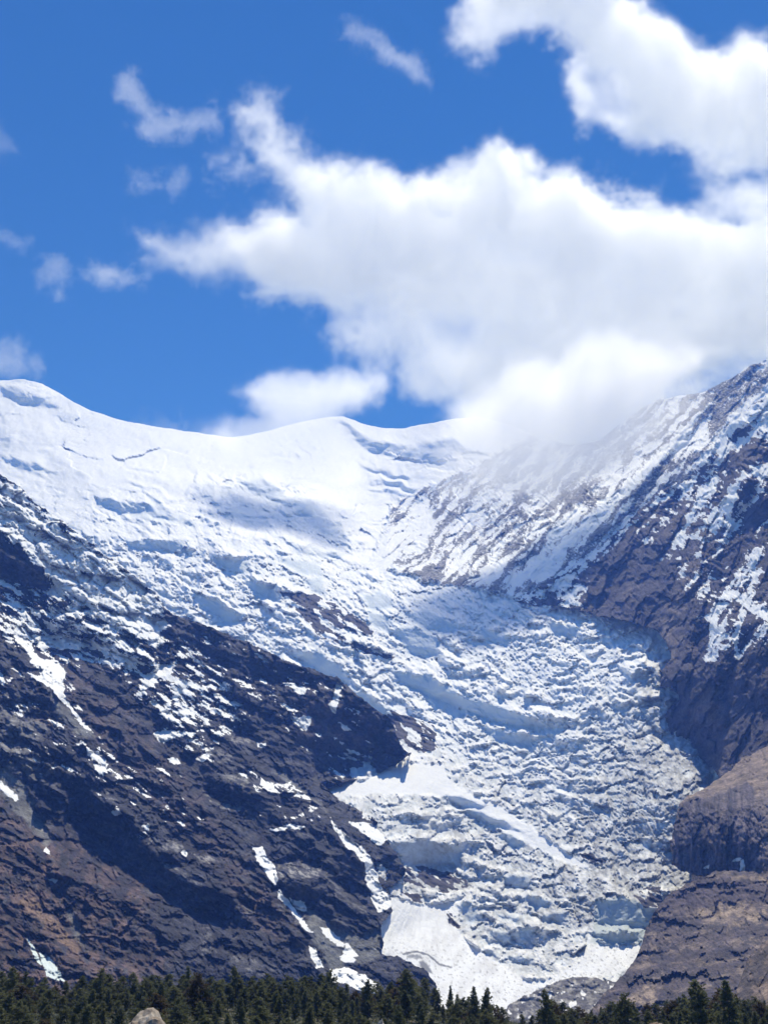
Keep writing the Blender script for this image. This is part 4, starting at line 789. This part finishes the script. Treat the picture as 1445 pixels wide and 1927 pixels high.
# undergrowth between the trunks
def build_scrub():
    g = np.random.default_rng(77); n = 9000
    pxs = g.uniform(-40, 1490, n); rr_ = g.uniform(322, 640, n); az = np.arctan((pxs - CX) / FP); zg = ground_z(rr_, az)
    P = []
    for i in range(n):
        h = .5 + 1.9 * g.random() ** 2; c0 = np.array([rr_[i] * math.sin(az[i]), rr_[i] * math.cos(az[i]), zg[i]])
        for _ in range(9):
            c = c0 + np.array([g.normal(0, h * .5), g.normal(0, h * .5), h * g.random() * .8]); e = g.normal(0, 1, 3); e /= np.linalg.norm(e)
            P += [c - e * .22, c + e * .22, c + np.array([0, 0, .45]) + g.normal(0, .15, 3)]
    P = np.array(P, np.float32); m_ = len(P); me = bpy.data.meshes.new('undergrowth'); me.vertices.add(m_); me.vertices.foreach_set('co', P.ravel()); me.loops.add(m_); me.loops.foreach_set('vertex_index', np.arange(m_, dtype=np.int32))
    me.polygons.add(m_ // 3); me.polygons.foreach_set('loop_start', (np.arange(m_ // 3) * 3).astype(np.int32)); me.update(calc_edges=True)
    a = me.attributes.new('clump', 'FLOAT', 'POINT'); a.data.foreach_set('value', np.repeat(g.random(m_ // 27), 27).astype(np.float32)); me.materials.append(M_SCRUB)
    o = bpy.data.objects.new('undergrowth', me); col.objects.link(o); tag(o, 'low scrub and saplings filling the forest floor', 'undergrowth', None, 'stuff')
M_SCRUB = needle_mat('scrub_leaves', (.04, .058, .032), (.12, .12, .06))
build_scrub()
print('forest', time.time() - T0)

# ================================================================== BOULDER AND NEAR STONES
def boulder(name, ctr, size, seed, mat, label, cat='rock', notch=None):
    import bmesh
    bm = bmesh.new(); bmesh.ops.create_icosphere(bm, subdivisions=5, radius=1)
    co = np.array([v.co[:] for v in bm.verts])
    g = np.random.default_rng(seed)
    for _ in range(26):                                    # chipped planes
        n = g.normal(0, 1, 3); n /= np.linalg.norm(n); dpl = .66 + .3 * g.random(); q = co @ n
        co = co - np.outer(np.clip(q - dpl, 0, None) * .85, n)
    nn = fbm(co[:, 0] * 3 + co[:, 2], co[:, 1] * 3 - co[:, 2] * 1.3, 2.0, 5, seed, .6) * .10
    co = co * (1 + nn)[:, None]
    if notch is not None:
        dd = np.linalg.norm(co - np.array(notch[0]), axis=1); co -= np.outer(np.exp(-(dd / notch[1]) ** 2) * notch[2], np.array(notch[0]) / np.linalg.norm(notch[0]))
    for v, c in zip(bm.verts, co): v.co = (c[0] * size[0], c[1] * size[1], c[2] * size[2])
    me = bpy.data.meshes.new(name); bm.to_mesh(me); bm.free(); me.materials.append(mat)
    o = bpy.data.objects.new(name, me); col.objects.link(o); o.location = ctr
    return tag(o, label, cat)
M_STONE = simple_mat('weathered_stone', (.22, .16, .11), (.50, .45, .38), 5.0, bump=.03, c3=(.40, .34, .27))
d = px_ray(268, 1903); k_ = 14 / math.hypot(d[0], d[1]); zt = k_ * d[2]
boulder('boulder', (d[0] * k_ , d[1] * k_ + .5, zt - 1.02), (.47, .6, 1.04), 5, M_STONE, 'pale tan weathered boulder, its top just showing in front of the forest', notch=((.05, -.62, .66), .2, .24))
d = px_ray(716, 1922); k_ = 22 / math.hypot(d[0], d[1])
boulder('stone', (d[0] * k_, d[1] * k_ + .3, k_ * d[2] - .97), (.16, .3, 1.0), 9, M_STONE, 'tiny pale stone tip peeping over the bottom of the frame below the avalanche cone')
d = px_ray(1240, 1919); k_ = 60 / math.hypot(d[0], d[1])
boulder('earth_bank', (d[0] * k_, d[1] * k_ + 1, k_ * d[2] - 1.45), (1.1, 1.2, 1.5), 12, simple_mat('bank_earth', (.20, .14, .10), (.36, .28, .2), 1.5, bump=.05), 'low bare earth bank between the front pines at the bottom of the frame', 'bank')

# ================================================================== HAZE
if HAZE:
    me = bpy.data.meshes.new('haze')
    x0, x1, y0, y1, z0, z1 = -5200, 5200, -400, 11200, -60, 5200
    V = [(x, y, z) for x in (x0, x1) for y in (y0, y1) for z in (z0, z1)]
    me.from_pydata(V, [], [(0, 1, 3, 2), (4, 6, 7, 5), (0, 4, 5, 1), (2, 3, 7, 6), (0, 2, 6, 4), (1, 5, 7, 3)])
    m = bpy.data.materials.new('haze_air'); m.use_nodes = True; nt = m.node_tree; nt.nodes.remove(nt.nodes['Principled BSDF'])
    v = N_(nt, 'ShaderNodeVolumePrincipled'); v.inputs['Color'].default_value = (.14, .31, 1.0, 1); v.inputs['Absorption Color'].default_value = (1, 1, 1, 1); v.inputs['Density'].default_value = 5.2e-5; v.inputs['Anisotropy'].default_value = .0
    nt.links.new(v.outputs[0], nt.nodes['Material Output'].inputs['Volume'])
    me.materials.append(m); o = bpy.data.objects.new('haze', me); col.objects.link(o)
    tag(o, 'thin blue air over the valley', 'haze', None, 'stuff')
# ================================================================== CLOUDS (real volumes, baked once to a grid)
def cloud_material(name, dens, aniso):
    m = bpy.data.materials.new(name); m.use_nodes = True; nt = m.node_tree; nt.nodes.remove(nt.nodes['Principled BSDF'])
    v = N_(nt, 'ShaderNodeVolumePrincipled'); v.inputs['Color'].default_value = (.975, .985, 1.0, 1); v.inputs['Anisotropy'].default_value = aniso
    v.inputs['Density'].default_value = dens; v.inputs['Density Attribute'].default_value = 'density'
    nt.links.new(v.outputs[0], nt.nodes['Material Output'].inputs['Volume']); return m
M_CLOUD = cloud_material('cloud_droplets', CLOUD_SIGMA, CLOUD_G)
CS = 4.0
def make_cloud(name, label, polys, ydist, half, res, seed, soft=55.0, nscale=420.0, namp=1.0, dmap=None, group='clouds over the mountains', lean=-35, bias=0.0):
    """polys: (outline, strength); ydist: distance of the cloud's middle; half: half its depth in metres; res: voxel edge in metres"""
    TA = R(lean); TC, TS = math.cos(TA), math.sin(TA)      # lean of the layer: negative, it overhangs towards the valley
    A = np.array([p for q, _ in polys for p in q], float); pad = soft * .9 + 20
    x0, x1 = A[:, 0].min() - pad, A[:, 0].max() + pad; y0, y1 = A[:, 1].min() - pad, A[:, 1].max() + pad
    xs_ = np.arange(x0, x1, CS); ys_ = np.arange(y0, y1, CS); X, Y = np.meshgrid(xs_, ys_)
    wx = 30 * fbm(X, Y, 110, 4, seed, .55); wy = 26 * fbm(X, Y, 110, 4, seed + 9, .55)
    cov = np.full(X.shape, -1.6); den = np.zeros(X.shape)
    for P_, st_ in polys:
        sd_ = polysd(P_, X + wx, Y + wy)
        c = np.clip(sd_ / soft + bias, -1.6, 1.7); cov = np.maximum(cov, c); den = np.maximum(den, st_ * (.25 * sstep(-1.5, -.6, c) + .75 * sstep(-.7, .7, c)))
    edge = np.minimum(np.minimum(X - x0, x1 - X), np.minimum(Y - y0, y1 - Y)); cov = np.where(edge < 6 * CS, -2, cov)
    if dmap: 
        for P_, v_, f_ in dmap: den *= 1 + (v_ - 1) * sstep(-f_, f_, polysd(P_, X + wx, Y + wy))
    me = bpy.data.meshes.new(name); n = X.size; me.vertices.add(n)
    me.vertices.foreach_set('co', np.stack([X, Y, 0 * X], -1).astype(np.float32).ravel())
    for an, av in (('cov', cov), ('den', den)):
        a = me.attributes.new(an, 'FLOAT', 'POINT'); a.data.foreach_set('value', av.astype(np.float32).ravel())
    # world box round the outline
    pts = []
    dl = ydist * TC - 3600 * TS
    for yy in (dl - half, dl + half):
        for (a_, b_) in ((x0, y0), (x1, y0), (x0, y1), (x1, y1)):
            d = px_ray(a_, b_); d = np.array([d[0], d[1] * TC - d[2] * TS, d[1] * TS + d[2] * TC]); pts.append(d * yy / d[1])
    pts = np.array(pts); lo = pts.min(0); hi = pts.max(0)
    g = bpy.data.node_groups.new('cloud_density', 'GeometryNodeTree')
    g.interface.new_socket('Geometry', in_out='INPUT', socket_type='NodeSocketGeometry'); g.interface.new_socket('Geometry', in_out='OUTPUT', socket_type='NodeSocketGeometry')
    nd = g.nodes; lk = g.links; gi = nd.new('NodeGroupInput'); go = nd.new('NodeGroupOutput')
    def M(op, a, b=None, c=None):
        q = nd.new('ShaderNodeMath'); q.operation = op
        for i, v in enumerate((a, b, c)):
            if v is None: continue
            if isinstance(v, (int, float)): q.inputs[i].default_value = v
            else: lk.new(v, q.inputs[i])
        return q.outputs[0]
    pos = nd.new('GeometryNodeInputPosition'); sp = nd.new('ShaderNodeSeparateXYZ'); lk.new(pos.outputs[0], sp.inputs[0]); px_, ly_, lz_ = sp.outputs
    py_ = M('ADD', M('MULTIPLY', ly_, TC), M('MULTIPLY', lz_, TS)); pz_ = M('SUBTRACT', M('MULTIPLY', lz_, TC), M('MULTIPLY', ly_, TS))
    cp, sp_ = math.cos(PITCH), math.sin(PITCH)
    fw = M('ADD', M('MULTIPLY', py_, cp), M('MULTIPLY', pz_, sp_)); up = M('SUBTRACT', M('MULTIPLY', pz_, cp), M('MULTIPLY', py_, sp_))
    u = M('MULTIPLY_ADD', M('DIVIDE', px_, fw), FP / CS, (CX - x0) / CS); v = M('MULTIPLY_ADD', M('DIVIDE', up, fw), -FP / CS, (CY - y0) / CS)
    ui = M('MINIMUM', M('MAXIMUM', M('ROUND', u), 0.0), float(len(xs_) - 1)); vi = M('MINIMUM', M('MAXIMUM', M('ROUND', v), 0.0), float(len(ys_) - 1))
    idx = M('MULTIPLY_ADD', vi, float(len(xs_)), ui)
    def samp(nm):
        at = nd.new('GeometryNodeInputNamedAttribute'); at.data_type = 'FLOAT'; at.inputs[0].default_value = nm
        s_ = nd.new('GeometryNodeSampleIndex'); s_.data_type = 'FLOAT'; s_.domain = 'POINT'
        lk.new(gi.outputs[0], s_.inputs[0]); lk.new(at.outputs[0], s_.inputs['Value']); lk.new(idx, s_.inputs['Index']); return s_.outputs[0]
    cv = samp('cov'); dn_ = samp('den')
    def noise(scale, det, rough, off, dist=0.0):
        vm = nd.new('ShaderNodeVectorMath'); vm.operation = 'MULTIPLY_ADD'; lk.new(pos.outputs[0], vm.inputs[0]); vm.inputs[1].default_value = (1 / scale,) * 3; vm.inputs[2].default_value = (off, off * .7, -off)
        q = nd.new('ShaderNodeTexNoise'); q.inputs['Scale'].default_value = 1; q.inputs['Detail'].default_value = det; q.inputs['Roughness'].default_value = rough; q.inputs['Distortion'].default_value = dist
        lk.new(vm.outputs[0], q.inputs['Vector']); return q.outputs[0]
    n1 = M('SUBTRACT', noise(nscale, 9, .66, seed * .37, .35), .5)
    n2 = M('SUBTRACT', noise(nscale * 3, 2, .5, seed * .11), .5)
    yc = M('MULTIPLY_ADD', n2, half * 1.4, dl)
    # depth profile: thick where the outline is far away, thin at the rim
    q = M('DIVIDE', M('ABSOLUTE', M('SUBTRACT', ly_, yc)), half)
    n3 = M('SUBTRACT', noise(nscale * .22, 6, .7, seed * .53, .6), .5)
    f = M('SUBTRACT', M('ADD', M('MULTIPLY_ADD', n3, 2.3 * namp, cv), M('MULTIPLY', n1, 3.9 * namp)), M('MULTIPLY', M('MULTIPLY', q, q), 1.5))
    mr = nd.new('ShaderNodeMapRange'); mr.interpolation_type = 'SMOOTHSTEP'; lk.new(f, mr.inputs[0]); mr.inputs[1].default_value = -.15; mr.inputs[2].default_value = .85
    rho = M('MULTIPLY', mr.outputs[0], dn_)
    vc = nd.new('GeometryNodeVolumeCube'); lk.new(rho, vc.inputs['Density']); vc.inputs['Background'].default_value = 0
    vc.inputs['Min'].default_value = tuple(lo); vc.inputs['Max'].default_value = tuple(hi)
    for ax, nm in enumerate(('Resolution X', 'Resolution Y', 'Resolution Z')): vc.inputs[nm].default_value = max(8, int((hi[ax] - lo[ax]) / (res * (2.0 if ax == 1 else 1))))
    sm_ = nd.new('GeometryNodeSetMaterial'); lk.new(vc.outputs[0], sm_.inputs[0]); sm_.inputs['Material'].default_value = M_CLOUD
    lk.new(sm_.outputs[0], go.inputs[0])
    src = bpy.data.objects.new('cloud_outline', me); col.objects.link(src); src.hide_render = True; src.hide_viewport = False; src['kind'] = 'helper'
    oi = nd.new('GeometryNodeObjectInfo'); oi.inputs['Object'].default_value = src; oi.transform_space = 'ORIGINAL'
    for l_ in list(gi.outputs[0].links): t_s = l_.to_socket; lk.remove(l_); lk.new(oi.outputs['Geometry'], t_s)
    vd = bpy.data.volumes.new(name); vd.materials.append(M_CLOUD)
    o = bpy.data.objects.new(name, vd); col.objects.link(o); o.rotation_euler = (-TA, 0, 0); md = o.modifiers.new('cloud', 'NODES'); md.node_group = g
    return tag(o, label, 'cloud', group)
if CLOUDS:
    MAIN = [(225,432),(262,420),(330,442),(380,432),(430,412),(470,420),(500,400),(540,388),(500,360),(440,352),(400,332),(400,312),(440,300),(462,250),(432,210),(430,182),(465,164),(500,182),(530,200),(560,250),(620,298),(700,306),(760,305),(830,312),(880,300),(902,280),(945,265),(990,275),(1030,310),(1080,308),(1140,308),(1180,340),(1230,350),(1260,370),(1330,398),(1380,390),(1640,380),(1640,650),(1500,690),(1420,720),(1330,745),(1260,760),(1190,810),(1130,860),(1060,895),(1010,905),(950,895),(905,865),(870,830),(850,792),(800,772),(755,745),(728,706),(680,690),(636,656),(610,612),(560,608),(500,588),(472,550),(440,520),(380,508),(300,496),(258,470)]
    LOW = [(426,726),(470,708),(530,702),(600,696),(640,676),(700,684),(728,735),(710,772),(665,790),(655,810),(660,850),(670,905),(600,925),(540,912),(480,888),(430,850),(412,822),(470,790),(442,752)]
    VEIL = [(870,860),(875,800),(1000,830),(1130,800),(1250,740),(1345,715),(1300,790),(1190,880),(1080,930),(950,945),(850,935),(800,900)]
    VEIL2 = [(380,780),(640,770),(700,850),(680,940),(560,930),(400,890),(200,900),(150,830),(300,820)]
    UP = [(850,-170),(860,0),(842,55),(800,88),(850,108),(905,112),(950,82),(1000,82),(1048,110),(1045,180),(1080,232),(1150,252),(1180,280),(1235,292),(1300,312),(1340,335),(1400,345),(1640,335),(1640,60),(1445,72),(1405,60),(1360,88),(1302,78),(1290,42),(1245,12),(1225,-20),(1200,-170)]
    JOIN = [(1300,300),(1360,300),(1640,280),(1640,440),(1400,430),(1330,420),(1290,380)]
    make_cloud('cloud', 'largest bright white cloud bank, filling the sky above the snow saddle and ridge', [(MAIN, 1.0), (JOIN, .45)], 21900, 690, 42, 3, soft=60, nscale=1050, dmap=[([(220,400),(430,400),(470,540),(300,520)], .45, 30), ([(400,300),(560,300),(560,400),(420,380)], .5, 25), ([(430,160),(560,240),(600,310),(430,310)], .7, 25), ([(600,560),(900,600),(860,760),(640,660)], .6, 50), ([(800,585),(900,600),(900,660),(830,640)], .45, 30), ([(810,375),(870,385),(860,420),(820,410)], .5, 22), ([(900,440),(1040,470),(1030,510),(920,490)], .6, 30), ([(640,560),(740,560),(720,620),(660,610)], .6, 25), ([(1180,330),(1400,340),(1400,400),(1200,390)], .7, 25)])
    make_cloud('cloud', 'large white cloud at the upper edge of the sky, ragged along its underside', [(UP, .9)], 21900, 670, 46, 11, soft=55, nscale=1000, dmap=[([(1080,120),(1170,120),(1180,220),(1100,220)], .25, 25), ([(800,20),(1000,20),(1000,110),(800,110)], .5, 25)])
    FOG = [(880,760),(960,690),(1060,650),(1160,630),(1260,630),(1340,660),(1300,735),(1240,775),(1190,820),(1140,880),(1070,925),(1010,935),(950,925),(890,890),(850,840),(846,790)]
    make_cloud('cloud', 'grey-white cloud base hugging the streaked rock wall under the big cloud bank', [(FOG, 1.3), (VEIL, .6)], 6250, 300, 18, 7, soft=62, nscale=420, lean=0, namp=.8, bias=.3)
    make_cloud('cloud', 'small low cloud resting on the snow ridge left of the saddle', [(LOW, 1.0), (VEIL2, .12)], 7500, 260, 13, 21, soft=36, nscale=300, lean=0, namp=.85, bias=.2, dmap=[([(430,800),(700,800),(680,920),(440,900)], .6, 30)])
    for i, (P_, st_, lb) in enumerate([([(210,152),(262,136),(286,190),(322,214),(380,220),(406,198),(402,242),(350,252),(300,258),(258,242),(268,205),(218,182)], .36, 'ragged cloud wisp, highest of the small wisps left of the cloud bank'),
        ([(252,316),(300,338),(345,308),(352,330),(322,368),(286,352),(256,345)], .28, 'small cloud shred below the highest wisp'), ([(155,495),(190,478),(232,495),(278,520),(262,532),(200,532),(165,520)], .45, 'small rounded puff of cloud, widest of the detached puffs'),
        ([(78,500),(110,494),(132,530),(112,552),(90,535)], .35, 'small faint round puff beside the wider rounded puff'), ([(-40,430),(0,428),(52,446),(50,466),(0,452),(-40,450)], .25, 'thin cloud streak cut by the frame, above the two puffs'),
        ([(-40,640),(0,642),(32,645),(72,690),(60,706),(30,696),(0,714),(-40,720)], .4, 'torn cloud scrap touching the rounded snow summit'), ([(-40,240),(10,236),(50,270),(52,302),(20,292),(-20,290)], .12, 'barely visible veil of cloud near the frame edge'),
        ([(640,60),(662,44),(720,66),(742,84),(782,108),(798,165),(770,152),(730,112),(690,82)], .32, 'thin curved cloud wisp hanging from the upper cloud'), ([(258,798),(300,785),(340,782),(346,806),(300,812)], .3, 'tiny cloud puff on the snow ridge between summit and low cloud')]):
        make_cloud('cloud', lb, [(P_, st_ * .62)], 22300 + 90 * i, 300, 24, 31 + i * 3, soft=24, nscale=330, namp=1.5, bias=.5)
print('clouds', time.time() - T0)
